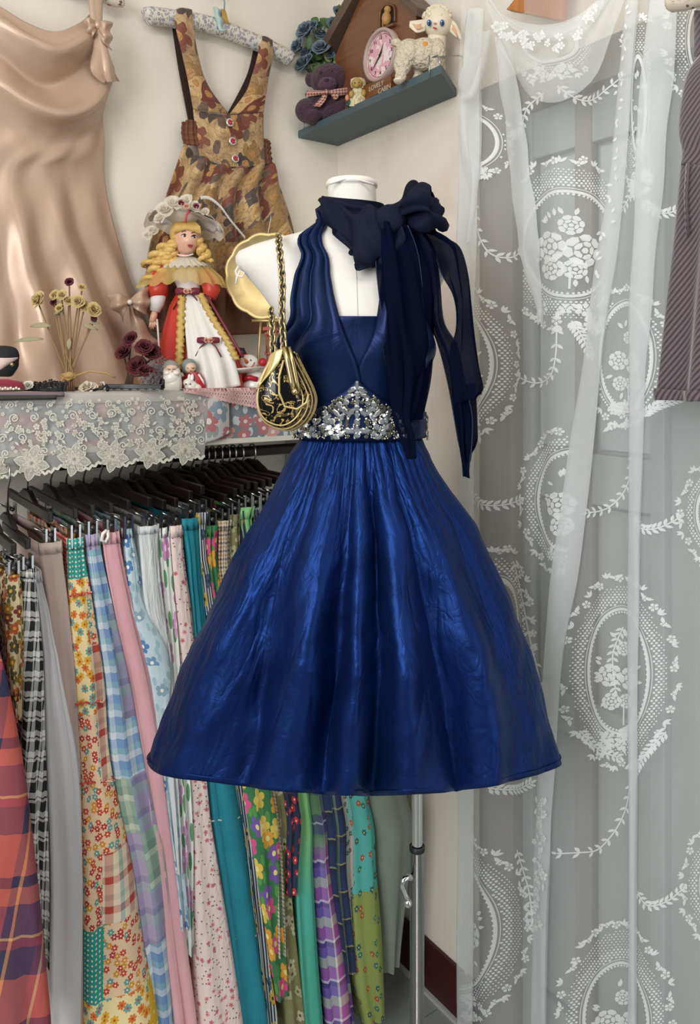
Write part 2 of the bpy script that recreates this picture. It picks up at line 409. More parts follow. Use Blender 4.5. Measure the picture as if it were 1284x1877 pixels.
pleat([(1228, -60, 42), (1218, 120, 44), (1206, 250, 44), (1200, 400, 38), (1191, 550, 38), (1185, 700, 30), (1180, 900, 27), (1178, 1100, 25), (1176, 1300, 21), (1174, 1500, 17), (1170, 1900, 18)], .018, 3)
def csheet(name, rows, d, fn, nu=24, nv=24, m=None):
    MB().sheet([[PS(x, y, d+(dd or 0)) for x, y, dd in r] for r in rows], nu, nv, fn).build(name, m or m_fold, cu)
sw = lambda k: (lambda u, v: .006*math.sin(v*9+4*(u-.5)**2*6+k))
csheet('swag', [[(893, -8, 0), (930, 30, .01), (985, 48, .02), (1045, 40, .02), (1095, 5, .01), (1140, -60, 0)],
                [(900, 40, .01), (935, 75, .02), (990, 88, .03), (1042, 80, .03), (1092, 45, .02), (1138, -25, .01)],
                [(912, 68, 0), (938, 130, .02), (978, 180, .03), (1036, 184, .03), (1096, 128, .02), (1142, 0, 0)]], .10, sw(0))
csheet('swag', [[(893, -8, 0), (930, 30, .01), (985, 48, .02), (1045, 40, .02), (1095, 5, .01), (1140, -60, 0)],
                [(897, 12, .01), (932, 55, .02), (988, 74, .03), (1044, 66, .03), (1094, 30, .02), (1139, -40, .01)]], .115, sw(1), 24, 10)
csheet('loose_edge', [[(884, 55, 0), (890, 58, .02), (896, 55, .01)], [(864, 100, .01), (876, 112, .05), (893, 105, .02)], [(842, 148, .02), (862, 172, .06), (888, 150, .02)],
                      [(842, 180, .02), (850, 190, .05), (884, 200, .01)], [(845, 260, .02), (856, 270, .04), (880, 280, .01)], [(852, 330, .0), (862, 335, .03), (876, 340, .01)], [(845, 440, .01), (854, 445, .02), (870, 440, .01)]],
       .07, lambda u, v: .006*math.sin(u*8+v*9), 16, 30)
lr = random.Random(5)
def medallion(cx, cy, rx, ry, irx, iry, x0, x1, bouquet=True, sc=1.0, y0=-200, y1=2100):
    d = D2(); keep = lambda x, y: x0 < x < x1 and y0 < y < y1
    n = 72; ring = [(cx+irx*math.cos(6.2832*k/n), cy+iry*math.sin(6.2832*k/n)) for k in range(n+1)]
    ring2 = [(cx+(irx+6)*math.cos(6.2832*k/n), cy+(iry+6)*math.sin(6.2832*k/n)) for k in range(n+1)]
    for a, b2, p, q in zip(ring, ring[1:], ring2, ring2[1:]):
        if keep(*a): d.stroke([a, b2], 5.0); d.dot((a[0]*1.06+cx*-.06)+(cx-a[0])*.09, a[1]+(cy-a[1])*.05, 2.3, 5)
        if keep(*p): d.stroke([p, q], 1.2)
    st = 6.6*sc; i = 0; y = cy-ry
    while y < cy+ry:
        x = cx-rx+(st/2 if i % 2 else 0)
        while x < cx+rx:
            e = ((x-cx)/(rx-9))**2+((y-cy)/(ry-12))**2; f = ((x-cx)/(irx+9))**2+((y-cy)/(iry+9))**2
            if e < 1 and f > 1 and keep(x, y): d.dot(x, y, (1.5 if f > 1.35 else 2.3)*sc, 5)
            x += st
        y += st*.72; i += 1
    k = 0; per = int((rx+ry)*3.1/17)
    for k in range(per):
        a = 6.2832*k/per+lr.uniform(-.04, .04); jr = lr.uniform(-.02, .05); x = cx+rx*(1+jr)*math.cos(a); y = cy+ry*(1+jr)*math.sin(a)
        if not keep(x, y): continue
        if k % 3 == 0: d.flower(x, y, 7.5*sc, 5, lr.random()*6)
        elif k % 3 == 1:
            for w in (-.7, 0, .7): d.leaf(x, y, a+w+lr.uniform(-.2, .2), 13*sc, 2.7*sc)
        else:
            d.leaf(x, y, a+1.2, 14*sc, 3*sc); d.leaf(x, y, a-1.2, 14*sc, 3*sc); d.flower(x, y, 5*sc, 4)
    for k in range(9):                                    # flower knot under the medallion
        x = cx+lr.uniform(-.42, .42)*rx; y = cy+ry*(.82+lr.uniform(-.12, .22))
        if keep(x, y):
            d.flower(x, y, lr.uniform(7, 13)*sc, 5, lr.random()*6); d.leaf(x, y, lr.random()*6.3, 20*sc, 4*sc)
    if bouquet:
        for (u, v, r) in ((-.35, .0, .34), (.28, .06, .36), (.05, -.42, .22), (-.3, .42, .26), (.12, .42, .22)):
            x, y = cx+u*irx, cy+v*iry+6
            if keep(x, y): d.rose(x, y, r*irx, lr)
        for k in range(12):
            a = lr.random()*6.28; x, y = cx+math.cos(a)*irx*.6, cy+6+math.sin(a)*iry*.62
            if keep(x, y): d.leaf(x, y, a+lr.uniform(-.5, .5), 15*sc, 3.6*sc)
        if keep(cx, cy+iry*.75): d.stroke([(cx+3, cy+iry*.5), (cx+2, cy+iry*.86)], 3)
    if d.p: d.mesh(onc).build('lace_medallion', m_lace, cu, smooth=False, recalc=False, kind='stuff')
medallion(1045, 447, 128, 150, 82, 96, 960, 1112)
medallion(845, 668, 98, 135, 62, 96, 850, 955)
medallion(1152, 655, 78, 122, 52, 100, 1098, 1232)
medallion(1058, 918, 102, 132, 70, 92, 950, 1046)
medallion(1138, 1232, 98, 170, 62, 115, 1042, 1250)
medallion(842, 1702, 122, 160, 72, 112, 848, 980)
medallion(1322, 940, 74, 95, 44, 62, 1240, 1400, False)
medallion(1135, 1868, 98, 172, 64, 100, 1028, 1300)
medallion(1335, 1622, 80, 118, 46, 70, 1240, 1400, False)
medallion(1285, 70, 62, 125, 26, 66, 1222, 1400, False)
medallion(878, 262, 54, 62, 34, 44, 866, 936, False, .8)
medallion(1180, 195, 40, 160, 14, 90, 1146, 1200, True, .9)
medallion(912, 1160, 62, 150, 36, 100, 850, 1000, False)
medallion(1010, 80, 80, 64, 46, 36, 940, 1080, False, .8, 60)
for pts in ([(1030, 160), (1060, 182), (1095, 176), (1142, 142)], [(1003, 172), (972, 198), (957, 236), (935, 246)], [(875, 368), (881, 420), (905, 466), (935, 470), (964, 454)],
            [(1186, 255), (1180, 300), (1166, 350), (1144, 382)], [(1188, 370), (1214, 392), (1247, 380)], [(1031, 596), (1029, 656), (1018, 690), (984, 702), (948, 690)],
            [(1050, 588), (1063, 616), (1078, 650)], [(1166, 830), (1151, 888), (1116, 930), (1074, 941)], [(1168, 945), (1188, 966), (1214, 966), (1243, 950)],
            [(870, 905), (890, 922), (920, 926), (952, 916)], [(1155, 1435), (1145, 1482), (1120, 1532), (1086, 1562), (1033, 1558)], [(1177, 1628), (1198, 1652), (1226, 1650), (1252, 1630)],
            [(904, 1440), (928, 1449), (950, 1447), (972, 1436)], [(935, 1030), (958, 1100), (976, 1190), (1000, 1290)], [(1140, 1150), (1122, 1200), (1126, 1265)], [(1172, 1290), (1160, 1330), (1140, 1345)],
            [(1190, 760), (1215, 742), (1244, 730)], [(945, 1560), (968, 1630), (975, 1700)], [(1062, 1340), (1090, 1370), (1130, 1390)], [(1225, 1340), (1200, 1370), (1180, 1400)]):
    d = D2(); d.vine(pts, 2.6, 13, 2.9, 20, 2, 2, .8); d.mesh(onc).build('lace_vine', m_lace, cu, smooth=False, recalc=False)
d = D2()
for k in range(44):
    y = 1450+k*5.6; x = 1012-(y-1450)*.02+lr.uniform(-15, 15)
    d.flower(x, y, lr.uniform(5, 9), 5, lr.random()*6) if k % 2 else d.leaf(x, y, lr.random()*6.3, 15, 3.4)
for k in range(30):
    y = 20+k*17; x = tab([(20, 1172), (300, 1148), (560, 1105)], y)+lr.uniform(-10, 10); d.leaf(x, y, lr.random()*6.3, 12, 3)
d.mesh(lambda x, y: onc(x, y, .029)).build('lace_border', m_lace, cu, smooth=False, recalc=False, kind='stuff')
d = D2()
for k in range(34):
    u = lr.random(); x = 905+190*u; y = 32+60*math.sin(3.14*u)*.55+lr.uniform(0, 26)-30*max(0, u-.75)*4
    d.flower(x, y, lr.uniform(4, 8), 5, lr.random()*6); d.leaf(x, y, lr.random()*6.3, 12, 3)
d.mesh(lambda x, y: PS(x, y, .15)).build('lace_border', m_lace, cu, smooth=False, recalc=False, kind='stuff')
# wooden board above the curtain, wall hook, corduroy dress, padded hanger end
m_owood = mat('orange brown wood', lambda t: mix(t, noise(t, uvv(t, 1, 0, 8, 1, kind='Object'), 12, 4, 1), srgb('#8a4f24'), srgb('#c98446')), .45)
b = MB(); pts = [PS(x, y, .045) for x, y in ((940, 22), (1000, -50), (1052, -60), (1040, 43))]
b.prism(pts, L.to_3d()*.02); tag(b.build('wooden_board', m_owood, smooth=False, bevel=.002), 'orange brown wooden board tucked behind the curtain swag', 'board')
m_chrome = mat('chrome', (.72, .72, .70), .15, 1); m_steel = mat('grey steel wire', (.42, .43, .43), .3, 1)
m_clear = mat('clear acrylic', (.9, .92, .92), .1, trans=.8)
hk = thing('adhesive_hook', 'clear plastic adhesive hook with grey loop beside the curtain', 'hook', PS(861, 60, .004))
b = MB(); b.lathe(PS(862, 36, .003), [(.0, 0), (.013, 0), (.013, .003), (.009, .006), (0, .006)], 16, ax=L.to_3d()); b.build('backplate', m_clear, hk)
b = MB(); b.tube([PS(x, y, s_) for x, y, s_ in ((858, 52, .02), (856, 62, .03), (858, 92, .022), (863, 94, .02), (866, 62, .03), (863, 50, .02), (858, 52, .02))], .0022, 6); b.build('loop', m_steel, hk)
b = MB(); b.tube([PS(862, 36, .006), PS(862, 40, .022), PS(861, 52, .026)], .003, 6); b.build('prong', m_clear, hk)
def cord(t):
    x = nd(t, 'SeparateXYZ', {0: uvv(t, 1, 38)}).outputs[0]
    return mix(t, mth(t, 'GREATER_THAN', mth(t, 'SINE', mth(t, 'MULTIPLY', x, 900.0)), -.1), srgb('#3f3639'), srgb('#6b5f64'))
m_cord = mat('mauve grey corduroy', cord, .9, sheen=.4)
cd = thing('corduroy_dress', 'mauve grey corduroy pinafore hanging in front of the lace curtain', 'dress', PS(1290, 724, .15))
def crow(y, xl, xr=1440): return [PS(xl+(xr-xl)*k/6, y+(4 if 0 < k < 6 else 0), .14+.035*math.sin(3.14*k/6)) for k in range(7)]
rip = lambda u, v: .006*v*math.sin(u*26)
rows = [crow(y, x) for y, x in ((96, 1290), (130, 1264), (180, 1252), (240, 1247), (275, 1254), (300, 1252))]
MB().sheet(rows, 30, 16, rip).build('bodice', m_cord, cd, solid=.004)
rows = [crow(y, x) for y, x in ((298, 1251), (360, 1246), (450, 1239), (540, 1230), (630, 1222), (716, 1214))]
MB().sheet(rows, 40, 24, lambda u, v: .008*math.sin(u*24+v)*(.2+v)).build('skirt', m_cord, cd, solid=.004)
rows = [crow(y, x) for y, x in ((712, 1213), (722, 1213), (731, 1215))]
MB().sheet(rows, 40, 4, lambda u, v: .004+.009*math.sin(u*24+1)).build('hem', m_cord, cd, solid=.006)
MB().tube([PS(x, y, .165) for x, y in ((1262, 300), (1258, 360), (1262, 430))], .003, 5).build('pocket_seam', m_cord, cd)
MB().sheet([[PS(x, y, .13) for x in (1275, 1350, 1440)] for y in (20, 60, 105)], 6, 6).build('strap', m_cord, cd, solid=.006)
m_pad = mat('cream dotted padded cloth', lambda t: floral(t, uvv(t, 70), srgb('#d9cdb8'), [srgb('#6b5a50'), srgb('#b09a86')], .2, 1, .6, srgb('#6b5a50')), .85)
ph = thing('padded_hanger', 'cream dotted padded hanger above the corduroy pinafore', 'hanger', PS(1330, -10, .15))
MB().tube([PS(x, y, .15) for x, y in ((1222, 8), (1226, 6), (1234, 4), (1260, -2), (1330, -22), (1430, -10))], [.004, .011, .015, .017, .018, .018], 12).build('arm', m_pad, ph)
MB().tube([PS(x, y, .15) for x, y in ((1340, -30), (1340, -80), (1352, -100), (1364, -85))], .0025, 6).build('hook', m_steel, ph)
# ================================================================ dress form
YM = 1.27; KM = YM/F                                  # the form's distance and metres per pixel there
TS = [  # y, centre x, half width, front depth, back depth (pixels at the form's distance)
    (338, 645, 44, 42, 44), (395, 646, 47, 46, 46), (415, 648, 62, 50, 52), (430, 650, 108, 58, 62), (445, 651, 170, 66, 70), (462, 651, 213, 74, 76), (485, 651, 218, 82, 80), (505, 652, 200, 90, 82),
    (535, 653, 176, 102, 82), (565, 654, 156, 112, 80), (600, 655, 138, 116, 78), (640, 656, 129, 112, 74), (700, 658, 117, 94, 68), (760, 660, 108, 80, 64), (800, 661, 107, 78, 64), (860, 661, 110, 66, 66),
    (940, 660, 124, 70, 72), (1010, 658, 132, 70, 72), (1060, 657, 128, 66, 70)]
def torso(y, th, off=0.0):
    cx, hw, fd, bd = stab(TS, y); c, s_ = math.cos(th), math.sin(th)
    e = .9
    cc = math.copysign(abs(c)**e, c); ss = math.copysign(abs(s_)**e, s_)
    d = fd if s_ > 0 else bd
    if c > 0: hw *= tab([(430, 1), (462, .80), (520, .84), (600, .96), (640, 1)], y)   # far shoulder turned away
    return V(((cx-CX)*KM+(hw*KM+off)*cc, YM-(d*KM+off)*ss, H-(y-HY)*KM))
def t_find(x, y, off=0.0):
    """section height and angle on the front of the form under a pixel"""
    Y = YM-.09; ys = y; th = 1.57
    for _ in range(10):
        k = Y/F; ys = HY+(y-HY)*k/KM; ys = min(max(ys, 338), 1060); cx, hw, fd, bd = stab(TS, ys)
        if x > cx: hw *= tab([(430, 1), (462, .80), (520, .84), (600, .96), (640, 1)], ys)
        c = ((x-CX)*k-(cx-CX)*KM)/(hw*KM+off); c = max(-.995, min(.995, c))
        th = math.acos(math.copysign(abs(c)**(1/.9), c)); Y = torso(ys, th, off).y
    return ys, th
def on_t(x, y, off=0.0): return torso(*t_find(x, y, off), off)
m_form = mat('white dress form cloth', '#dcd8d1', .75, var=.04, bump=(300, .06, 0))
mq = thing('dress_form', 'white cloth dress form on a chrome stand wearing the blue dress', 'mannequin', (.02, YM, 0))
ys = [338+(1060-338)*i/70 for i in range(71)]
b = MB(); b.grid([[torso(y, 2*math.pi*j/48) for j in range(48)] for y in ys], True)
b.f.append(tuple(range(48))); b.f.append(tuple(70*48+j for j in range(48))); b.build('torso', m_form, mq)
b = MB(); pr = [(.0, .012), (.02, .0115), (.041, .007), (.0435, .002), (.043, -.003), (.036, -.005)]
b.lathe(px(645, 340, YM), pr, 32); b.build('neck_cap', mat('neck cap enamel', '#e6e0d6', .4), mq)
MB().tube([px(x, y, YM-.041) for x, y in ((604, 337), (632, 328), (660, 330), (686, 338))], .0018, 6).build('cap_edge', m_form, mq)
for th in (1.57,):
    MB().tube([torso(430+i*6, th, .0008) for i in range(30)], .0009, 5).build('seam', mat('seam thread', '#d5d0c8', .8), mq)
# gathered cloth at the arm hole with its drawstring
MB().tube([px(x, y, YM-.03) for x, y in ((437, 488), (432, 497), (434, 505), (444, 508), (448, 500), (440, 496), (434, 510), (433, 520))], .0017, 6).build('drawstring', m_form, mq)
xp = (765-CX)*KM
b = MB(); b.lathe((xp, YM, .02), [(.012, 0), (.012, H-(1560-HY)*KM-.02), (.0124, H-(1560-HY)*KM-.02), (.0124, H-(1550-HY)*KM-.02), (.009, H-(1550-HY)*KM-.02)], 24); b.build('outer_pole', m_chrome, mq)
MB().lathe((xp, YM, .7), [(.0092, -.05), (.0092, H-(1030-HY)*KM-.7)], 20).build('inner_pole', m_chrome, mq)
MB().lathe((xp, YM, H-(1554-HY)*KM), [(.0128, -.004), (.013, .003), (.0105, .005)], 24).build('collar', mat('black rubber', '#161616', .5), mq)
MB().tube([px(x, y, YM-d) for x, y, d in ((762, 1612, .0), (748, 1607, .015), (740, 1612, .02), (737, 1622, .02), (744, 1640, .02), (748, 1652, .02))], [.006, .006, .0045, .004, .004, .005], 8).build('clamp_lever', m_chrome, mq)
MB().ball(px(748, 1655, YM-.02), .0075, 10, 8).build('lever_knob', m_chrome, mq)
MB().lathe((xp, YM, 0), [(.0, .0), (.15, .0), (.15, .006), (.13, .012), (.03, .022), (.02, .03), (0, .03)], 40).build('stand_base', m_chrome, mq)
# ================================================================ blue taffeta dress
def taff(t):
    v = uvv(t, 1); f = noise(t, v, 7, 3, 1.2)
    return mix(t, f, (.0035, .012, .058), (.009, .040, .19))
m_blue = mat('midnight blue taffeta', taff, .47, .72, bump=(42, .16, 1.2, (1.2, .7, 1), 'UV'), spec=.25)
crease(m_blue, [(5, (1, .6, 1), .9), (13, (1.4, .5, 1), .45), (38, (1, .8, 1), .12)])
m_blue2 = mat('midnight blue satin', lambda t: mix(t, noise(t, uvv(t, 1), 9, 2, .6), (.003, .009, .042), (.005, .020, .095)), .45, .6, bump=(30, .15, .8, (1, .5, 1), 'UV'))
bd = thing('taffeta_dress', 'midnight blue taffeta halter dress with full skirt and jewelled waist', 'dress', (.02, YM, .88))
SK = [(800, 661, 110, 84, 70), (830, 661, 128, 92, 74), (900, 662, 166, 106, 78), (960, 664, 205, 118, 82), (1040, 663, 244, 128, 86), (1110, 662, 276, 135, 88), (1190, 660, 308, 142, 90), (1260, 656, 335, 148, 92), (1330, 652, 358, 153, 94), (1392, 648, 378, 157, 96)]
FOLD = [(-.78, .15, .026), (-.56, .08, -.016), (-.38, .17, .036), (-.14, .055, -.026), (-.03, .08, .036), (.10, .05, -.042), (.27, .14, .030), (.47, .05, -.024), (.62, .12, .026), (.82, .07, -.016)]
def skirt(t, th):
    y = 800+592*t; cx, hw, fd, bk = stab(SK, y); c, s_ = math.cos(th), math.sin(th); ph_ = c
    g_ = 0.0
    if s_ > -.3:
        for f0, w, a in FOLD:
            fc = f0*(.92+.1*math.sin(3*t+f0*9)); g_ += 1.9*a*min(1, t*1.5)**1.1*math.exp(-((ph_-fc)/w)**2)*(.75+.35*math.sin(5*t+f0*17))
        g_ *= min(1, (s_+.3)*1.6)
    else: g_ = .02*t*math.sin(th*9)
    gth = .0032*math.sin(ph_*58+2*math.sin(ph_*9))*math.exp(-3.2*t)*(1 if t > .004 else .3)
    g_ += gth+.0045*t*math.sin(ph_*17+9*t)+.0025*math.sin(ph_*31+t*21)*t
    d = fd if s_ > 0 else bk
    Y0 = YM-d*KM*s_; Y1 = YM-(d*KM+g_)*s_; z = H-(y-HY)*KM*(Y1/Y0)*(1+.012*max(0, s_)*t*math.sin(ph_*4+1)*.6-.035*t*max(0, s_))
    return V(((cx-CX)*KM+(hw*KM+g_*.25)*c, Y1, z))
NS, NT_ = 240, 90
rows = [[skirt(i/NT_, 2*math.pi*j/NS) for j in range(NS+1)] for i in range(NT_+1)]
MB().grid(rows, uv=[(j/NS*2.0, -i/NT_*.56) for i in range(NT_+1) for j in range(NS+1)]).build('skirt', m_blue, bd, solid=.0015, wave=('CLOUDS', .11, .016))
MB().tube([skirt(.985, 2*math.pi*j/NS)+(skirt(.985, 2*math.pi*j/NS)-V((.02, YM, 0))).normalized()*.0 for j in range(NS+1)], .0013, 5).build('hem_stitching', m_blue, bd)
def seg(rows_px, off, nu, name, m, fn=None, solid=.0012):
    """bodice cloth: rows of (outer, inner): a pixel on the front, or ('a', y, angle)"""
    fe = []
    for a, c in rows_px:
        q = []
        for p in (a, c): q.append(p[1:] if p[0] == 'a' else t_find(p[0], p[1], off))
        fe.append(V((q[0][0], q[0][1], 0))), fe.append(V((q[1][0], q[1][1], 0)))
    A = spline(fe[0::2], 48); B = spline(fe[1::2], 48); g_ = []
    for i, (p, q) in enumerate(zip(A, B)):
        r = []
        for j in range(nu+1):
            u = j/nu; w = p+(q-p)*u; r.append(torso(w.x, w.y, off+(fn(u, i/48) if fn else 0)))
        g_.append(r)
    return MB().grid(g_).build(name, m, bd, solid=solid)
pl = lambda k: (lambda u, v: .012*min(1, u*6, (1-u)*9)*(.2+abs(math.sin((u**.8)*3.14*3.3+k))**.7)*(1-.5*abs(v-.4))*min(1, max(.28, (.86-v)*4)))
Lp = [((586, 384), (593, 384)), ((570, 420), (594, 420)), ((552, 462), (599, 462)), ((540, 505), (606, 505)), ((533, 548), (614, 548)), ((529, 592), (626, 592)), (('a', 640, 3.2), (640, 632)), (('a', 665, 3.6), (655, 668)), (('a', 715, 3.6), (664, 715)), (('a', 772, 3.6), (668, 785))]
Rp = [((706, 384), (699, 384)), ((733, 420), (699, 420)), ((752, 462), (699, 462)), ((768, 505), (700, 505)), ((778, 548), (696, 548)), ((784, 592), (689, 592)), (('a', 640, .0), (676, 632)), (('a', 665, -.45), (658, 668)), (('a', 715, -.45), (650, 715)), (('a', 772, -.45), (646, 785))]
seg(Rp, .006, 40, 'bodice_panel', m_blue2, pl(1)); seg(Lp, .0085, 40, 'bodice_panel', m_blue2, pl(0))
seg([((604, 580), (712, 580)), ((606, 600), (712, 600)), ((608, 650), (708, 650)), ((620, 720), (700, 720))], .0042, 20, 'inset_panel', m_blue2, lambda u, v: .002*math.sin(v*7+u*3))
seg([(('a', 600, 3.1), ('a', 600, 6.32)), (('a', 700, 3.1), ('a', 700, 6.32)), (('a', 790, 3.1), ('a', 790, 6.32))], .006, 30, 'back_panel', m_blue2)
wb = MB(); wb.grid([[torso(y, 2*math.pi*j/64, .011) for j in range(65)] for y in (755, 768, 780, 790, 800)]); waist = wb.build('waistband', m_blue2, bd, solid=.003)
# rhinestones: graded stones on the belt, dense towards its middle peak
def gem(n, sx, sy, name, m):
    me = bpy.data.meshes.new(name); bm = bmesh.new(); rr = []
    for r, z in ((1, 0), (1, .25), (.62, .62)): rr.append([bm.verts.new((r*sx*math.cos(6.2832*k/n), r*sy*math.sin(6.2832*k/n), z*min(sx, sy))) for k in range(n)])
    for a, c in zip(rr, rr[1:]):
        for k in range(n): bm.faces.new((a[k], a[(k+1) % n], c[(k+1) % n], c[k]))
    bm.faces.new(rr[-1]); bm.to_mesh(me); bm.free(); me.materials.append(m); return me
m_cry = mat('clear crystal', (.74, .76, .78), .08, .9); m_set = mat('antique silver', (.25, .23, .17), .35, 1); m_smk = mat('smoky crystal', (.26, .25, .20), .12, .85)
G = [gem(8, .0052, .0052, 'gem', m_cry), gem(6, .0042, .0085, 'gem', m_cry), gem(7, .0036, .0036, 'gem', m_smk), gem(6, .0032, .0062, 'gem', m_smk)]
top = [(0, 697), (10, 706), (22, 716), (40, 728), (60, 742), (75, 752), (95, 766), (112, 778), (125, 786)]
placed = []; gr = random.Random(3)
def put(x, y, k, a, off=.0165):
    for sg in (1, -1):
        X = 655+sg*x
        if sg == -1 and x < 1: break
        if X > 745: continue
        ys_, th = t_find(X, y, off); p = torso(ys_, th, off); e = .01
        tx = (torso(ys_, th-e, off)-torso(ys_, th+e, off)).normalized(); ty = (torso(ys_-1, th, off)-torso(ys_+1, th, off)).normalized(); nz = tx.cross(ty).normalized(); ty = nz.cross(tx)
        ca, sa = math.cos(a*sg), math.sin(a*sg); ux = tx*ca+ty*sa; uy = ty*ca-tx*sa
        inst('rhinestone', G[k], frame(ux, uy, nz, p), waist)
    placed.append((x, y))
for x, y, k, a in ((0, 707, 1, 0), (9, 714, 1, 1.0), (0, 722, 0, 0), (15, 726, 1, 1.2), (0, 735, 1, 0), (9, 738, 2, 0), (0, 748, 0, 0), (20, 737, 0, 0), (32, 741, 0, 0), (0, 760, 1, 0), (11, 756, 1, .6), (22, 753, 1, -.4), (0, 773, 0, 0), (0, 786, 1, 0), (10, 790, 0, 0), (0, 798, 0, 0), (28, 765, 1, .5), (18, 772, 3, .3), (38, 757, 1, -.7), (45, 772, 0, 0), (36, 782, 1, .8), (55, 764, 1, 1.1), (60, 781, 0, 0), (72, 772, 1, .9), (82, 786, 0, 0), (92, 778, 1, 1.2), (26, 792, 3, 1.0), (48, 793, 0, 0), (70, 795, 2, 0), (104, 788, 0, 0), (98, 797, 1, 1.4)):
    put(x, y, k, a)
tries = 0
while tries < 900 and len(placed) < 84:
    tries += 1; x = gr.uniform(14, 120); y = gr.uniform(tab(top, x)+6, 801)
    if min((abs(x-a)**2+abs(y-c)**2) for a, c in placed) > 26: put(x, y, gr.choice((2, 2, 3, 0)), gr.uniform(-1.5, 1.5), .0155)
bead = MB(); oc = MB()
for k in range(560):
    x = gr.uniform(-122, 96); ax = abs(x); y = gr.uniform(tab(top, ax)+3, 804)
    if 7 < ax < 15 and y > 742: continue
    p = on_t(655+x, y, .0152); oc.ball(p, gr.uniform(.0014, .0022), 5, 3)
oc.build('metal_beading', m_set, waist, kind='stuff', smooth=False)
rp = MB(); q = [t_find(655+x, y-1, .0142) for x, y in [(-v[0], v[1]) for v in top[::-1]]+top[1:8]]
sp = spline([V((a, c, 0)) for a, c in q], 60); lo = [t_find(655+x*17.8-125 if 0 else 530+x*(218/60.0), 803, .0142) for x in range(61)]
rp.grid([[torso(s_.x+(l_[0]-s_.x)*k/6, s_.y+(l_[1]-s_.y)*k/6, .0142) for k in range(7)] for s_, l_ in zip(sp, lo)]); rp.build('belt_backing', m_blue2, waist, solid=.001)
for k in range(14):                                  # the belt end showing at the far side of the waist
    ys_ = 765+(k % 5)*9; th = .18-.1*(k//5); p = torso(ys_, th, .013); nz = (p-V((.02, YM, p.z))).normalized(); tx = nz.cross(V((0, 0, 1))).normalized(); inst('rhinestone', G[(0, 2, 3)[k % 3]], frame(tx, nz.cross(tx), nz, p), waist)
# ================================================================ chiffon scarf
def chif(t): return mth(t, 'ADD', mth(t, 'MULTIPLY', noise(t, uvv(t, 1), 14, 2), .16), .76)
m_chif = sheer('dark navy chiffon', (.0045, .007, .022), .85, .25, opf=chif)
m_chif2 = mat('dark navy chiffon layers', (.0035, .006, .018), .8, spec=.2)
m_edge = mat('navy edge stitching', (.012, .018, .05), .7)
sc = thing('chiffon_scarf', 'dark navy chiffon scarf tied in a bow at the halter neck', 'scarf', px(715, 400, YM-.08))
def ssh(name, rows, fn=None, nu=28, nv=34, m=None, solid=.0008):
    mb = MB().sheet([[px(x, y, YM-d) for x, y, d in r] for r in rows], nu, nv, fn); o = mb.build(name, m or m_chif2, sc, solid=solid)
    if name == 'tail':
        for j in (0, nu): MB().tube([r[j] for r in mb.last], .0009, 5).build('rolled_edge', m_edge, o)
    return o
rows = []
for i in range(13):
    u = i/12; rows.append([torso(368+u*46+9*math.sin(a)-(10 if 0 else 0)+12*math.cos(a)*.6, a, .010+.004*math.sin(u*15+a*2)+.006*math.sin(3.14*u)) for a in [2*math.pi*j/48 for j in range(49)]])
MB().grid(rows).build('neck_wrap', m_chif2, sc)
fo = lambda k, a=.005: (lambda u, v: a*math.sin(u*11+v*5+k)+a*.5*math.sin(u*23-v*4+k))
ssh('front_loop', [[(592, 362, .055), (630, 378, .075), (680, 384, .085), (712, 388, .095)], [(592, 385, .06), (640, 400, .09), (690, 405, .105), (722, 398, .105)], [(600, 412, .065), (645, 440, .095), (700, 440, .115), (735, 420, .11)], [(648, 445, .085), (655, 470, .105), (705, 468, .12), (732, 440, .11)], [(652, 472, .09), (672, 491, .105), (698, 488, .11), (728, 462, .10)]], fo(0, .009))
ssh('bow_loop', [[(712, 392, .10), (724, 384, .105), (738, 392, .105), (740, 402, .10)], [(724, 376, .095), (745, 372, .13), (765, 392, .13), (750, 408, .10)], [(742, 352, .09), (772, 362, .14), (792, 395, .14), (765, 416, .10)], [(760, 339, .08), (790, 366, .125), (806, 400, .125), (785, 425, .09)], [(772, 345, .065), (797, 375, .09), (808, 415, .09), (798, 432, .07)]], fo(2, .009))
ssh('bow_loop', [[(712, 392, .09), (724, 384, .07), (738, 392, .07), (740, 402, .08)], [(735, 366, .06), (760, 365, .05), (780, 392, .05), (765, 410, .06)], [(752, 338, .06), (785, 350, .045), (800, 390, .045), (775, 425, .05)], [(772, 345, .065), (797, 375, .085), (808, 415, .085), (798, 432, .065)]], fo(1), m=m_chif)
b = MB(); b.ball(px(716, 402, YM-.108), (.024, .018, .023), 24, 16); b.build('knot', m_chif2, sc, wave=('CLOUDS', .012, .006))
ssh('tail', [[(690, 405, .105), (712, 408, .12), (745, 412, .115)], [(688, 470, .11), (725, 478, .125), (762, 470, .10)], [(694, 540, .115), (735, 545, .128), (774, 545, .085)], [(702, 600, .115), (742, 610, .125), (784, 605, .075)], [(704, 650, .112), (748, 665, .12), (783, 640, .07)], [(715, 700, .105), (745, 720, .115), (760, 690, .09)], [(726, 755, .10), (740, 765, .11), (748, 745, .095)], [(742, 800, .10), (750, 806, .11), (757, 800, .10)], [(753, 838, .11), (755, 842, .115), (756, 840, .11)]], fo(3, .006), m=m_chif, nv=50)
ssh('tail', [[(725, 410, .09), (742, 410, .10), (760, 412, .09)], [(735, 480, .08), (765, 485, .10), (790, 480, .06)], [(745, 560, .07), (775, 570, .09), (797, 560, .04)], [(745, 640, .07), (770, 650, .085), (792, 640, .035)], [(738, 700, .09), (765, 715, .09), (785, 700, .04)], [(730, 760, .095), (752, 775, .10), (772, 765, .05)]], fo(5, .005), m=m_chif, nv=40)
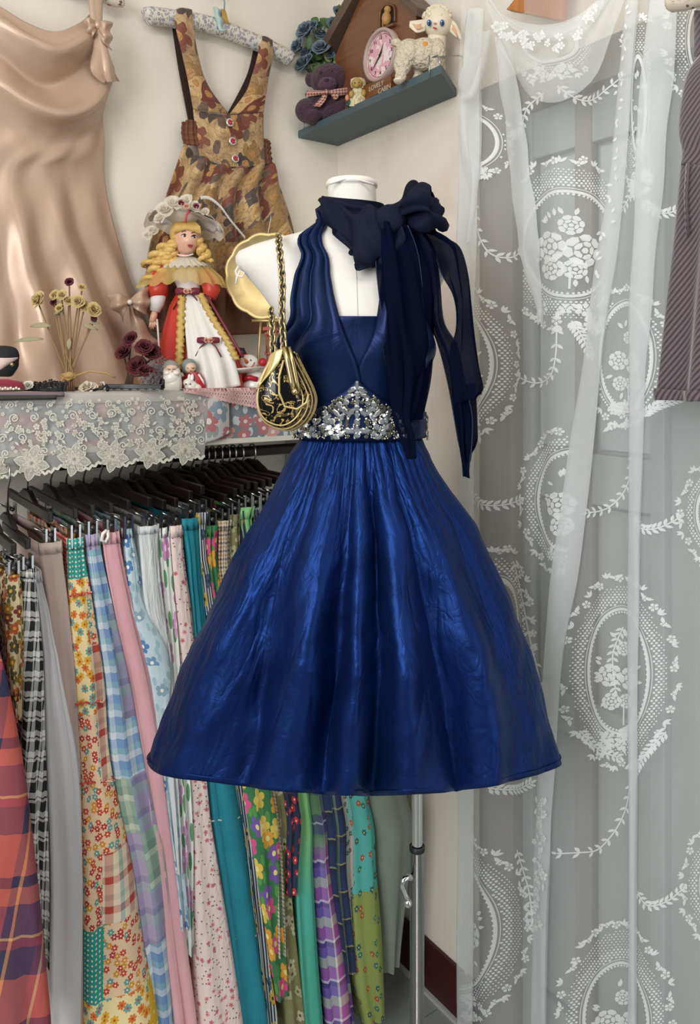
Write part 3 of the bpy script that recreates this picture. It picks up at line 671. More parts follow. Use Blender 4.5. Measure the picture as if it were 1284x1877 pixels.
ssh('tail', [[(738, 400, .09), (755, 405, .10), (772, 412, .09)], [(752, 450, .08), (775, 460, .10), (800, 455, .08)], [(775, 520, .06), (792, 530, .075), (808, 515, .07)], [(792, 590, .05), (800, 600, .065), (814, 590, .06)], [(808, 640, .045), (822, 645, .06), (838, 635, .06)], [(822, 700, .04), (838, 705, .055), (850, 700, .055)], [(832, 760, .04), (848, 765, .05), (862, 760, .045)], [(840, 812, .04), (850, 815, .05), (862, 812, .045)], [(848, 845, .04), (854, 847, .045), (861, 845, .045)], [(852, 872, .042), (855, 874, .044), (858, 876, .042)]], fo(6, .004), m=m_chif, nv=50)
ssh('tail', [[(752, 405, .085), (785, 425, .09), (812, 435, .07)], [(790, 445, .08), (825, 450, .09), (842, 455, .06)], [(810, 500, .07), (838, 505, .08), (857, 510, .05)], [(830, 545, .06), (848, 560, .075), (860, 560, .05)], [(834, 600, .06), (850, 615, .07), (866, 610, .045)], [(822, 650, .055), (850, 665, .068), (877, 665, .045)], [(828, 700, .05), (858, 716, .065), (888, 712, .045)], [(836, 740, .05), (856, 735, .06), (876, 720, .045)]], fo(8, .004), m=m_chif, nv=44)
ssh('tail', [[(830, 700, .035), (850, 705, .04), (868, 702, .03)], [(834, 760, .03), (856, 770, .038), (874, 770, .03)], [(842, 800, .03), (860, 806, .036), (876, 806, .03)], [(846, 826, .03), (858, 836, .036), (866, 830, .03)], [(850, 846, .03), (856, 848, .034), (861, 846, .03)]], fo(9, .003), m=m_chif, nv=24)
# ================================================================ gold chain purse on the shoulder
YP = 1.155
def pp(x, y, d=0): return px(x, y, YP-d)
pu = thing('chain_purse', 'black and gold kiss lock purse hung by a chain from the shoulder', 'purse', pp(527, 788))
m_gold = mat('pale gold metal', (.50, .40, .20), .3, 1); m_goldl = mat('pale gold leather', '#c9b27a', .35, .5)
def ptex(t):
    f = noise(t, uvv(t, 1, kind='Object'), 55, 2, 2.2); return mix(t, ramp(t, f, [(0, (0, 0, 0)), (.55, (1, 1, 1)), (.61, (0, 0, 0))]), (.006, .005, .005), srgb('#c6a766'))
m_pat = mat('black patent with gold print', ptex, .18, .3)
out = [(506, 648), (494, 672), (482, 700), (477, 728), (480, 755), (492, 775), (512, 786), (534, 788), (556, 776), (570, 756), (575, 732), (568, 708), (556, 684), (545, 662), (536, 645)]
cxp, cyp = 526, 722
rows = []
for i in range(9):
    a = -1+i/4.0; sh = math.sqrt(max(0, 1-a*a))**.7; sh = max(sh, .03)
    rows.append([pp(cxp+(x-cxp)*(.55+.45*sh)+a*-14, cyp+(y-cyp)*(.6+.4*sh), a*.034) for x, y in [(p.x, p.y) for p in spline([V((x, y, 0)) for x, y in out+out[:1]], 60)]])
b = MB(); b.grid(rows); b.f.append(tuple(range(61))); b.f.append(tuple(8*61+k for k in range(61))); b.build('body', m_pat, pu)
for a in (-.55, -.2, .2, .55, .85):
    sh = math.sqrt(1-a*a)**.7; q = [pp(cxp+(x-cxp)*(.55+.45*sh)*1.015+a*-14, cyp+(y-cyp)*(.6+.4*sh)*1.015, a*.034) for x, y in [(p.x, p.y) for p in spline([V((x, y, 0)) for x, y in out], 44)]]
    MB().tube(q, .0013, 6).build('piping', m_goldl, pu)
MB().tube([pp(x, y, .036) for x, y in ((520, 660), (512, 690), (512, 720), (522, 745), (545, 750), (562, 738), (566, 722))], .0018, 6).build('piping', m_goldl, pu)
for dx, d in ((0, .036), (9, .03)):
    MB().tube([pp(x+dx, y, d) for x, y in ((521, 636), (528, 665), (535, 700), (539, 718))], [.0035, .0045, .0045, .004], 8).build('clasp_bar', m_gold, pu)
MB().ball(pp(541, 718, .04), .0055, 10, 8).build('clasp_ball', m_gold, pu)
MB().sheet([[pp(496, 650, .03), pp(508, 642, .035), pp(520, 638, .036)], [pp(482, 690, .02), pp(494, 680, .034), pp(510, 668, .036)], [pp(466, 722, .015), pp(472, 712, .03), pp(480, 700, .03)]], 10, 10).build('leather_tab', m_goldl, pu, solid=.002)
def ring(r0, r1, sx, m, n=14, k=6):
    me = bpy.data.meshes.new('chain_link'); bm = bmesh.new(); vv = []
    for i in range(n):
        a = 6.2832*i/n; vv.append([bm.verts.new(((r0+r1*math.cos(q))*math.cos(a)*sx, (r0+r1*math.cos(q))*math.sin(a), r1*math.sin(q))) for q in [6.2832*j/k for j in range(k)]])
    for i in range(n):
        for j in range(k): bm.faces.new((vv[i][j], vv[(i+1) % n][j], vv[(i+1) % n][(j+1) % k], vv[i][(j+1) % k]))
    for f in bm.faces: f.smooth = True
    bm.to_mesh(me); bm.free(); me.materials.append(m); return me
lk = ring(.0052, .0017, 1.45, m_gold); m_blk = mat('black leather cord', '#120f0d', .5)
for path, nn in (([(512, 432, -.055), (511, 440, -.02), (514, 470, .02), (518, 520, .03), (517, 570, .032), (519, 610, .03), (521, 640, .03)], 26), ([(497, 566, -.02), (499, 590, .01), (500, 615, .02), (501, 645, .025)], 9)):
    q = spline([pp(*p) for p in path], nn)
    MB().tube(q, .0028, 6).build('leather_cord', m_blk, pu)
    for i in range(nn):
        t = (q[i+1]-q[i]).normalized(); sd = t.cross(V((0, 1, 0))).normalized(); nz = sd.cross(t); a = .75 if i % 2 else -.75
        u = sd*math.cos(a)+nz*math.sin(a); inst('chain_link', lk, frame(t, u, t.cross(u), (q[i]+q[i+1])/2), pu)
# ================================================================ wall shelf, rail and the clothes on it
ZT = H-.044                                           # shelf top
m_cream = mat('cream shelf paint', '#d8d2c6', .6, var=.06)
def printf(t):
    v = uvv(t, 26); a = floral(t, v, srgb('#5f6b78'), [srgb('#a8535c'), srgb('#c48a86'), srgb('#8fa3ab')], .48, 5, .75, srgb('#e0c8b8'), srgb('#b9c3c4'))
    return mix(t, .15, a, srgb('#cfc8bf'))
m_print = mat('blue red flower print', printf, .7)
sh = thing('wall_shelf', 'long cream shelf on the left wall above the clothes rail', 'shelf', W(.7, .15, ZT-.1))
b = MB(); b.rbox(.13, 1.75, .002, .285, ZT-.02, ZT); b.build('board', m_cream, sh, smooth=False, bevel=.002)
b = MB()
p = [W(.13, .286, ZT-.105), W(1.75, .286, ZT-.105), W(1.75, .286, ZT-.022), W(.13, .286, ZT-.022)]
b.add(p, [(0, 1, 2, 3)], [(0, 0), (1.6, 0), (1.6, .09), (0, .09)]); b.build('printed_fascia', m_print, sh, smooth=False, solid=.004)
b = MB(); b.rbox(.13, 1.75, .27, .29, ZT-.116, ZT-.105); b.build('lip', m_cream, sh, smooth=False)
for s_ in (.16, 1.0, 1.7):
    b = MB(); b.prism([W(s_, .001, ZT-.02), W(s_, .26, ZT-.02), W(s_, .24, ZT-.1), W(s_, .001, ZT-.24)], L.to_3d()*.016); b.build('bracket', m_cream, sh, smooth=False)
ZR = H-.186
m_rail = mat('dark brown rail', '#2a1f1a', .4)
rl = thing('clothes_rail', 'dark brown clothes rail under the long shelf', 'rail', W(.8, .235, ZR))
b = MB(); b.tube([W(.1, .235, ZR), W(1.75, .235, ZR)], .0125, 16); b.build('bar', m_rail, rl)
for s_ in (.14, 1.02, 1.72):
    b = MB(); b.rbox(s_, s_+.016, .001, .25, ZR-.016, ZR+.0); b.build('bracket', m_rail, rl, smooth=False)
m_hw = mat('dark brown hanger wood', '#160e0b', .35, var=.3); m_clip = mat('chrome clip', (.42, .42, .41), .28, 1); m_dk = mat('dark clip plate', (.08, .08, .08), .3, .6)
m_wh = mat('white hanger plastic', '#e4e0d8', .4)
def clip(par, s_, o, z):
    """one spring clip: two jaw plates, a lever and a spring"""
    a = MB(); a.rbox(s_-.009, s_-.0055, o-.012, o+.012, z-.030, z+.012); a.rbox(s_+.0055, s_+.009, o-.012, o+.012, z-.030, z+.012); c = a.build('clip', m_clip, par, smooth=False)
    MB().tube([W(s_+.009, o+.008, z+.004), W(s_+.026, o+.010, z+.014), W(s_+.026, o-.010, z+.014), W(s_+.009, o-.008, z+.004)], .0016, 6).build('lever', m_clip, c)
    MB().tube([W(s_, o-.014, z), W(s_, o+.014, z)], .0042, 8).build('spring', m_dk, c)
def hanger(s_, of, zc, what, ob=.07, bar=None, oc=.235, zr=None):
    zr = zr if zr is not None else ZR
    h = thing('clip_hanger', what, 'hanger', W(s_, oc, zc), 'clip hangers on the rail')
    zb = zc+.035
    b = MB(); b.hexa([W(s_-.0045, ob, zb-.012), W(s_+.0045, ob, zb-.012), W(s_+.0045, of, zb-.012), W(s_-.0045, of, zb-.012), W(s_-.0045, ob, zb+.006), W(s_+.0045, ob, zb+.006), W(s_+.0045, of, zb+.006), W(s_-.0045, of, zb+.006)])
    b.hexa([W(s_-.0045, oc-.07, zb+.006), W(s_+.0045, oc-.07, zb+.006), W(s_+.0045, oc+.07, zb+.006), W(s_-.0045, oc+.07, zb+.006), W(s_-.005, oc-.02, zb+.024), W(s_+.005, oc-.02, zb+.024), W(s_+.005, oc+.02, zb+.024), W(s_-.005, oc+.02, zb+.024)])
    b.build('bar', bar or m_hw, h, smooth=False, bevel=.002)
    r = .0165; pts = [W(s_, oc, zb+.02), W(s_, oc, zr-.028), W(s_, oc+r, zr-.012)]+[W(s_, oc+r*math.cos(a), zr+r*math.sin(a)) for a in [R(d) for d in range(0, 200, 20)]]
    MB().tube(pts, .0021, 6).build('hook', m_clip, h)
    for o in (ob+.02, of-.012): clip(h, s_, o, zc)
    return h
def garment(name, label, cat, strips, m, of=.40, ob_f=.455, back=.09, amp=.0065, seed=0, hang=True, nv=44, hlabel=None, open_=True):
    """cloth hung from a clip hanger: strips = (y, left x, right x) of its front edge"""
    gr_ = random.Random(seed); ph1, ph2 = gr_.random()*6, gr_.random()*6
    y0, y1 = strips[0][0], strips[-1][0]; rows = []; uv = []; S0 = Z0 = None
    for i in range(nv+1):
        v = i/nv; y = y0+(y1-y0)*v; xl, xr = stab(strips, y); o = of+(ob_f-of)*v
        pl_, pr_ = PO(xl, y, o), PO(xr, y, o); sl, sr = so(pl_)[0], so(pr_)[0]; z = (pl_.z+pr_.z)/2; th = max(sl-sr, .006); sm = (sl+sr)/2
        if i == 0: S0, Z0 = sm, z
        r = []; bw = min(th, .02); n = 9
        for k in range(n+1):                           # front fold, rounded, with soft pleats
            a = math.pi*k/n; q = math.cos(a)
            r.append(W(sm+th/2*q, o+th*.30*math.sin(a)+amp*v*math.sin(q*5+ph1+v*3)+amp*.6*math.sin(q*11+ph2), z))
        for k in range(1, 6): r.append(W(sm-th/2+(th-bw)/2*k/5+amp*.5*math.sin(k*2+ph2+v*4)*(k < 5), o+(back-o)*k/5, z))
        for k in range(5): r.append(W(sm+bw/2+(th-bw)/2*k/5+amp*.8*math.sin(k*2.2+ph1+v*3)*(k > 0), back+(o-back)*k/5, z))
        r.append(r[0].copy()); rows.append(r); uu = 0
        for k, p in enumerate(r):
            if k: uu += (p-r[k-1]).length
            uv.append((uu, z))
    t = thing(name, label, cat, W(S0, of-.1, rows[-1][0].z), 'clothes hanging on the rail')
    MB().grid(rows, uv=uv).build('cloth', m, t)
    wb_ = [[p+(p-W(S0, .25, p.z)).normalized()*.0008 for p in r] for r in rows[:max(2, int(nv*.03))]]
    MB().grid(wb_, uv=uv[:len(wb_)*len(wb_[0])]).build('waistband', m, t, solid=.0022)
    if hang: hanger(S0, of+.008, Z0+.012, hlabel or 'dark clip hanger holding the '+label, ob=back-.02)
    return t, S0, Z0
c_ = srgb
def cm(name, f, rough=.75, **k): return mat(name, f, rough, **dict(dict(bump=(60, .12, .6, (1, .3, 1), 'UV')), **k))
# --- cloth prints
def orange(t):
    v = uvv(t, 75); f1 = floral(t, v, c_('#e9c9a4'), [c_('#c8432f'), c_('#d98f2b'), c_('#5f9a93'), c_('#b8323a')], .46, 6, .95, c_('#f2e2b0'))
    pd = plaid(t, uvv(t, 1), .05, [(0, c_('#b5473c')), (.3, c_('#ead9bd')), (.55, c_('#5ba5a3')), (.75, c_('#ead9bd'))], [(0, c_('#e8d5b8')), (.35, c_('#b84b3a')), (.6, c_('#e8d5b8')), (.8, c_('#c9bfa6'))])
    dt = floral(t, uvv(t, 130), c_('#c63f38'), [c_('#f1e3cf')], .28, 1, 1, c_('#f1e3cf'), None, 0.0)
    f2 = floral(t, uvv(t, 60), c_('#efd9a0'), [c_('#e0a92c'), c_('#6aa19a'), c_('#d9742f')], .48, 7, 1, c_('#c8432f'))
    ye = floral(t, uvv(t, 60), c_('#e2b21f'), [c_('#f5e9b6')], .18, 4, .8, c_('#f5e9b6'))
    te = floral(t, uvv(t, 120), c_('#2f978b'), [c_('#e9dfc4')], .25, 1, 1, c_('#e9dfc4'), None, 0.0)
    return patch(t, uvv(t, 1, 0, 1, .75), 11, [f1, pd, f2, f1, f2, pd, f1, f2, ye, dt, te])
def lilac(t):
    p1 = plaid(t, uvv(t, 1), .06, [(0, c_('#8f83a6')), (.4, c_('#b9aebf')), (.7, c_('#7d92a5'))], [(0, c_('#a99ab5')), (.5, c_('#9fb0a6')), (.8, c_('#86779c'))])
    p2 = plaid(t, uvv(t, 1), .055, [(0, c_('#7f9a86')), (.4, c_('#c9cdb2')), (.6, c_('#9db3a0'))], [(0, c_('#8ea79a')), (.5, c_('#cdd0c0')), (.7, c_('#6f8f87'))])
    p3 = plaid(t, uvv(t, 1), .04, [(0, c_('#5a7bab')), (.3, c_('#cfdbe2')), (.6, c_('#7fa0c4'))], [(0, c_('#6f92bd')), (.4, c_('#d9dfe0')), (.7, c_('#8bb3b3'))])
    return patch(t, uvv(t, 1, 0, 1, .8), 12, [p1, p2, p3, p2, p1, p3])
def tropic(t): return floral(t, uvv(t, 26, 0, 1.4, .6), c_('#e7e8e0'), [c_('#d69bc0'), c_('#c987b4')], .42, 5, .55, c_('#f0d2e4'), c_('#5f9a6a'))
def fruit(t): return floral(t, uvv(t, 24, 0, 1.2, .9), c_('#3d7d4d'), [c_('#e0568c'), c_('#e6c65a'), c_('#e8a33e'), c_('#d8456a'), c_('#7a5ba6')], .48, 5, .9, c_('#f5e08a'), c_('#5c9a4e'))
def stripes(a, b2, per, f=.5):
    return lambda t: ramp(t, mth(t, 'FRACT', mth(t, 'MULTIPLY', nd(t, 'SeparateXYZ', {0: uvv(t, 1)}).outputs[0], 1/per)), [(0, c_(a)), (f, c_(b2))])
def navyst(t):
    s1 = stripes('#26324a', '#c9cbc6', .0062)(t); f = floral(t, uvv(t, 40, 0, 1.5, .8), s1, [c_('#c9a23a'), c_('#3e5a6e'), c_('#b9a46a')], .5, 6, .5, c_('#26324a'))
    return f
def olive(t):
    x = noise(t, uvv(t, 1), 40, 2); return floral(t, uvv(t, 34), mix(t, x, c_('#6d6b42'), c_('#8d8a5c')), [c_('#a9a67e'), c_('#b9b593')], .42, 5, .6, c_('#55532f'))
def polka(t): return floral(t, uvv(t, 60, 0, 1, .8), c_('#28304a'), [c_('#b5262f'), c_('#c23438')], .42, 1, .7, c_('#e9c6c0'))
def limeteal(t):
    z = nd(t, 'SeparateXYZ', {0: uvv(t, 1)}).outputs[1]
    return mix(t, noise(t, uvv(t, 1, 0, 2, .4), 14, 3), ramp(t, z, [(0, c_('#2f8f74')), (.42, c_('#3fa58c')), (.55, c_('#8db83f')), (.62, c_('#9cc23e'))], False), c_('#5cb39c'))
def gpurple(t):
    z = nd(t, 'SeparateXYZ', {0: uvv(t, 1)}).outputs[1]
    g1 = plaid(t, uvv(t, 1), .085, [(0, c_('#4d7450')), (.25, c_('#3f5f4c')), (.45, c_('#b3a9c4')), (.5, c_('#5b4a86')), (.8, c_('#7aa27a'))], [(0, c_('#5f8a5a')), (.3, c_('#4e3d78')), (.55, c_('#cfc9d6')), (.6, c_('#54437e')), (.8, c_('#6f9468'))])
    g2 = plaid(t, uvv(t, 1), .085, [(0, c_('#5a4690')), (.3, c_('#8d7bb5')), (.5, c_('#e2dcd8')), (.56, c_('#b25a96')), (.8, c_('#2c2a5c'))], [(0, c_('#b7c59a')), (.25, c_('#6a56a0')), (.5, c_('#2e2c5e')), (.62, c_('#e4dfdc')), (.68, c_('#a3559a'))])
    return mix(t, ramp(t, z, [(0, (0, 0, 0)), (.48, (0, 0, 0)), (.54, (1, 1, 1))], False), g2, g1)
def navychk(t): return plaid(t, uvv(t, 1), .06, [(0, c_('#1f2a45')), (.4, c_('#3a5a80')), (.6, c_('#8a9a78')), (.7, c_('#222b42'))], [(0, c_('#26355a')), (.4, c_('#1c2440')), (.6, c_('#b3ab6a')), (.66, c_('#2a3a60'))])
def yteal(t):
    z = nd(t, 'SeparateXYZ', {0: uvv(t, 1)}).outputs[1]
    b1 = ramp(t, mth(t, 'ADD', z, mth(t, 'MULTIPLY', noise(t, uvv(t, 1), 3, 0), .1)), [(0, c_('#8f9a52')), (.36, c_('#8c9650')), (.43, c_('#55ada0')), (.69, c_('#c9c98a')), (.74, c_('#b7ad28'))])
    return floral(t, uvv(t, 42, 0, 1.2, .9), b1, [c_('#2c6e68'), c_('#a34d3a'), c_('#2a5a56')], .30, 6, .55, c_('#cdbb52'), None)
def redplaid(t): return plaid(t, uvv(t, 1, 14), .19, [(0, c_('#a84a45')), (.22, c_('#a24440')), (.3, c_('#2a2740')), (.36, c_('#c98a52')), (.39, c_('#4e2f45')), (.6, c_('#7a3346')), (.66, c_('#c7a07c')), (.68, c_('#a5464a')), (.9, c_('#262342'))], [(0, c_('#b65a4c')), (.3, c_('#33304c')), (.5, c_('#8c3a48')), (.56, c_('#caa06a')), (.58, c_('#5a3550')), (.8, c_('#b8604e')), (.92, c_('#2a2744'))], .5)
def bwplaid(t): return plaid(t, uvv(t, 1, 8), .032, [(0, c_('#15161a')), (.45, c_('#d9d8d2')), (.6, c_('#16171b')), (.68, c_('#d9d8d2'))], [(0, c_('#141518')), (.5, c_('#dcdad4')), (.64, c_('#131417')), (.72, c_('#dcdad4'))])
def rust(t): return floral(t, uvv(t, 46), c_('#cdbb92'), [c_('#6b2f22'), c_('#8a6a2c'), c_('#4e4b2c'), c_('#a8552f')], .5, 5, .95, c_('#d8a23a'), c_('#55542f'))
def rosefl(t):
    return floral(t, uvv(t, 70), floral(t, uvv(t, 120), c_('#e0cbc4'), [c_('#6b5048')], .2, 3, .35, c_('#6b5048')), [c_('#d88f92'), c_('#c9767c')], .34, 5, .38, c_('#8a4a4c'))
def blueflo(t): return floral(t, uvv(t, 34), mix(t, noise(t, uvv(t, 1), 25, 2), c_('#a9c3cb'), c_('#cfdcdd')), [c_('#4f7fae'), c_('#6d93b3'), c_('#86a6b0')], .46, 5, .42, c_('#e8e8e0'), c_('#9dbcc0'))
def teal(t): return mix(t, noise(t, uvv(t, 1, 0, 1, .5), 16, 3), c_('#0f6a7a'), c_('#2a93a3'))
m_blush = cm('blush trouser cloth', lambda t: mix(t, noise(t, uvv(t, 1), 8, 2), c_('#b9a29a'), c_('#cdb8ae')))
# name, label, category, strips, material, options
GAR = [
 ('trousers', 'blush beige trousers clipped by the waistband', 'trousers', [(992, 70, 112), (1100, 86, 124), (1250, 100, 138), (1400, 112, 146), (1600, 116, 150), (1900, 120, 152)], m_blush, {}),
 ('patchwork_skirt', 'orange red patchwork skirt in flower and plaid squares', 'skirt', [(985, 124, 150), (1100, 126, 168), (1250, 136, 190), (1400, 146, 202), (1600, 150, 242), (1740, 150, 262), (1900, 150, 290)], cm('orange patchwork', orange), {'amp': .007}),
 ('patchwork_skirt', 'lilac and green plaid patchwork skirt', 'skirt', [(978, 156, 180), (1100, 170, 203), (1250, 190, 236), (1400, 204, 262), (1600, 242, 302), (1900, 278, 322)], cm('lilac patchwork', lilac), {}),
 ('satin_skirt', 'plain pink satin skirt with a white ribbon loop', 'skirt', [(974, 186, 218), (1100, 205, 242), (1250, 236, 277), (1400, 262, 303), (1600, 284, 328), (1740, 302, 344), (1900, 320, 362)], cm('pink satin', lambda t: mix(t, noise(t, uvv(t, 1), 14, 2), c_('#d79ca4'), c_('#e6b3b8')), .45, sheen=.1), {}),
 ('cotton_skirt', 'pale blue cotton skirt with blue flowers', 'skirt', [(968, 226, 242), (1050, 230, 256), (1110, 236, 266), (1180, 256, 306), (1240, 272, 318), (1300, 282, 312), (1450, 302, 322), (1700, 330, 345)], cm('pale blue flowers', blueflo), {}),
 ('cotton_skirt', 'crinkled white cotton skirt with elastic waist', 'skirt', [(962, 254, 290), (1010, 257, 290), (1100, 264, 298), (1200, 288, 312), (1300, 300, 318), (1600, 322, 332)], cm('white crinkle cotton', lambda t: mix(t, noise(t, uvv(t, 1, 0, 3, .3), 30, 2), c_('#bfc2c0'), c_('#dcdddb')), bump=(70, .5, .5, (2, .3, 1), 'UV')), {}),
 ('flower_skirt', 'white skirt with green leaves and pink blooms', 'skirt', [(966, 289, 309), (1050, 294, 315), (1150, 304, 324), (1250, 312, 332), (1500, 324, 350), (1660, 336, 352), (1750, 344, 354)], cm('tropical print', tropic), {}),
 ('smocked_skirt', 'beige pink smocked skirt sprinkled with small roses', 'skirt', [(962, 308, 334), (1010, 311, 336), (1100, 318, 348), (1200, 330, 362), (1500, 346, 388), (1650, 350, 412), (1760, 356, 430), (1900, 362, 448)], cm('small rose print', rosefl, bump=(60, .35, .5, (1.5, .5, 1), 'UV')), {'amp': .006}),
 ('teal_skirt', 'tiered teal cotton skirt with elastic top', 'skirt', [(948, 330, 364), (1010, 342, 366), (1100, 350, 372), (1250, 362, 392), (1480, 382, 436), (1650, 404, 460), (1780, 420, 478), (1900, 436, 494)], cm('teal cotton', teal), {}),
 ('striped_skirt', 'navy striped wrap skirt with yellow flowers', 'skirt', [(938, 356, 382), (985, 360, 378), (1050, 366, 386), (1250, 396, 420), (1480, 434, 450), (1650, 456, 476), (1750, 468, 490), (1900, 480, 510)], cm('navy stripes and flowers', navyst), {}),
 ('fruit_skirt', 'green skirt printed with fruit and pink flowers', 'skirt', [(962, 376, 398), (1050, 380, 402), (1250, 412, 442), (1480, 446, 502), (1650, 470, 512), (1760, 488, 522), (1826, 500, 526)], cm('green fruit print', fruit), {}),
 ('gingham_skirt', 'small multicolour gingham skirt', 'skirt', [(953, 399, 423), (985, 401, 420), (1060, 402, 424), (1200, 430, 450), (1480, 490, 506), (1750, 505, 520)], cm('multicolour gingham', lambda t: plaid(t, uvv(t, 1), .016, [(0, c_('#b0613f')), (.25, c_('#e4dcc8')), (.5, c_('#4f6b5c')), (.75, c_('#e4dcc8'))], [(0, c_('#c79a4e')), (.25, c_('#e4dcc8')), (.5, c_('#6b4a4a')), (.75, c_('#e4dcc8'))])), {}),
 ('olive_skirt', 'olive skirt with pale tone on tone flowers', 'skirt', [(942, 420, 438), (1060, 424, 444), (1250, 455, 475), (1480, 500, 526), (1650, 510, 532), (1750, 516, 542), (1900, 526, 556)], cm('olive flowers', olive), {}),
 ('polka_skirt', 'navy skirt with red and white dots', 'skirt', [(935, 434, 448), (1200, 480, 498), (1480, 524, 547), (1560, 526, 546), (1640, 528, 540)], cm('navy and red dots', polka), {}),
 ('tie_dye_skirt', 'tie dyed skirt fading from lime to teal', 'skirt', [(928, 440, 466), (970, 442, 462), (1200, 500, 520), (1480, 545, 568), (1600, 540, 574), (1750, 545, 582), (1900, 552, 592)], cm('lime to teal dye', limeteal), {}),
 ('plaid_skirt', 'green and purple plaid skirt', 'skirt', [(930, 460, 474), (1200, 520, 540), (1480, 566, 596), (1600, 572, 608), (1750, 586, 632), (1900, 598, 650)], cm('green purple plaid', gpurple), {}),
 ('check_skirt', 'navy check skirt with pale blue satin lower half', 'skirt', [(925, 474, 488), (1200, 540, 560), (1480, 592, 626), (1600, 602, 632), (1700, 614, 642), (1780, 624, 648)], cm('navy check', navychk), {}),
 ('grey_skirt', 'grey printed cotton skirt', 'skirt', [(922, 488, 498), (1200, 560, 580), (1480, 622, 640), (1600, 630, 645), (1780, 638, 655)], cm('grey print', lambda t: floral(t, uvv(t, 60), c_('#a9a89c'), [c_('#57564e')], .35, 6, .6, c_('#a9a89c'))), {}),
 ('embroidered_skirt', 'teal and yellow patch skirt with embroidered vines', 'skirt', [(918, 500, 515), (1200, 580, 605), (1480, 634, 676), (1600, 640, 688), (1700, 640, 696), (1800, 652, 700), (1868, 668, 702)], cm('teal yellow patches', yteal), {}),
 ('linen_trousers', 'sage grey linen trousers at the corner end of the rail', 'trousers', [(915, 520, 540), (1200, 610, 640), (1480, 674, 742), (1580, 686, 746), (1680, 696, 736), (1775, 700, 728)], cm('sage grey linen', lambda t: mix(t, noise(t, uvv(t, 1), 12, 3), c_('#6c746a'), c_('#89907f'))), {'ob_f': .44}),
]
for i, (n, lab, cat, st, m, op) in enumerate(GAR):
    T, S0, Z0 = garment(n, lab, cat, st, m, seed=i, hlabel='dark wooden clip hanger holding the '+lab.split(' with ')[0].split(' clipped')[0].split(' at the')[0].split(' in flower')[0].split(' sprinkled')[0].split(' printed')[0], **op)
    if lab.startswith('plain pink'):
        MB().tube([PO(x, y, .415) for x, y in ((196, 972), (189, 978), (186, 990), (193, 994), (199, 984), (197, 972))], .0035, 6).build('ribbon_loop', m_wh, T)
    if lab.startswith('tiered teal'):
        for y, a, c in ((1505, 386, 440), (1722, 414, 470)):
            MB().tube([PO(a+(c-a)*k/8, y-6*k/8+2*math.sin(k*3), tab([(948, .40), (1900, .455)], y)+.012) for k in range(9)], .0016, 5).build('tier_seam', m_wh, T)
    if lab.startswith('orange red'):
        for y, a, c in ((1092, 126, 168), (1290, 138, 192), (1436, 146, 212), (1842, 205, 285)):
            MB().tube([PO(a+(c-a)*k/12, y-5*k/12+3*math.sin(k*2.5), tab([(985, .40), (1900, .455)], y)+.016) for k in range(13)], .002, 5).build('patch_frill', m, T)
# --- the nearer clothes on a lower hanger beside the trousers
m_grey = sheer('grey white chiffon', (.80, .78, .79), .92, .3)
NEAR = [
 ('plaid_skirt', 'red and navy plaid skirt lowest on the rail', 'skirt', [(1100, -60, -25), (1180, -45, -5), (1250, -40, 14), (1400, -36, 42), (1600, -30, 66), (1750, -26, 80), (1900, -22, 92)], cm('red navy plaid', redplaid), .52, .60),
 ('flower_blouse', 'rust brown flower print cloth bunched in a clip', 'cloth', [(1052, 10, 38), (1110, 8, 42), (1200, 14, 44), (1260, 20, 42), (1320, 26, 40)], cm('rust flowers', rust), .47, .49),
 ('gingham_dress', 'black and white gingham skirt beside the rust cloth', 'skirt', [(1042, 36, 64), (1120, 38, 70), (1200, 38, 78), (1350, 42, 82), (1500, 44, 86), (1650, 60, 88), (1775, 78, 88)], cm('black white plaid', bwplaid), .46, .50),
 ('chiffon_skirt', 'grey white chiffon skirt beside the gingham', 'skirt', [(1046, 62, 74), (1120, 72, 90), (1200, 80, 106), (1400, 86, 142), (1600, 92, 152), (1750, 90, 152), (1900, 86, 150)], m_grey, .44, .485)]
for i, (n, lab, cat, st, m, a, c) in enumerate(NEAR):
    T, S0, Z0 = garment(n, lab, cat, st, m, of=a, ob_f=c, back=.3, seed=40+i, hang=False)
    if i < 3: hanger(S0, a+.006, Z0+.010, 'dark clip hanger on the side rail holding the '+lab.split(' beside')[0].split(' lowest')[0].split(' bunched')[0], ob=.28, bar=m_hw, oc=.31, zr=ZR-.0)
b = MB(); b.tube([W(1.02, .31, ZR), W(1.75, .31, ZR)], .009, 12); o = b.build('side_rail', m_rail); tag(o, 'thin dark side rail in front of the main clothes rail', 'rail')
# ================================================================ clothes hung on the left wall
def satin(a, c):
    return lambda t: mix(t, noise(t, uvv(t, 1), 6, 2, .5), c_(a), c_(c))
m_champ = mat('champagne satin', satin('#b3957f', '#ccb09a'), .36, .2, bump=(14, .10, .8, (1, .5, 1), 'UV'))
ch = thing('satin_slip_dress', 'champagne satin slip dress with cowl neck on the left wall', 'dress', W(.75, .05, ZT))
def pr_(pts, o0=.05, o1=.05, n=None):
    k = len(pts)-1; return [PO(x, y, o0+o1*math.sin(math.pi*min(1, (i/k)*.9+.1))) for i, (x, y) in enumerate(pts)]
rows = [pr_([(-140, -60), (-60, -22), (0, 12), (50, 42), (100, 58), (145, 42), (164, 26)], .05, .06), pr_([(-140, 20), (-60, 48), (0, 72), (55, 104), (108, 118), (165, 92), (194, 66)], .05, .07),
        pr_([(-140, 120), (-60, 140), (0, 155), (60, 185), (115, 195), (170, 175), (203, 140)], .04, .07), pr_([(-140, 230), (-60, 235), (0, 240), (60, 258), (115, 262), (165, 250), (191, 225)], .03, .06)]
rows += [pr_([(-140+(xr+140)*k/6, y+4*math.sin(k)) for k in range(7)], .02, .055) for y, xr in ((310, 190), (400, 205), (480, 228), (560, 256), (640, 284), (712, 306))]
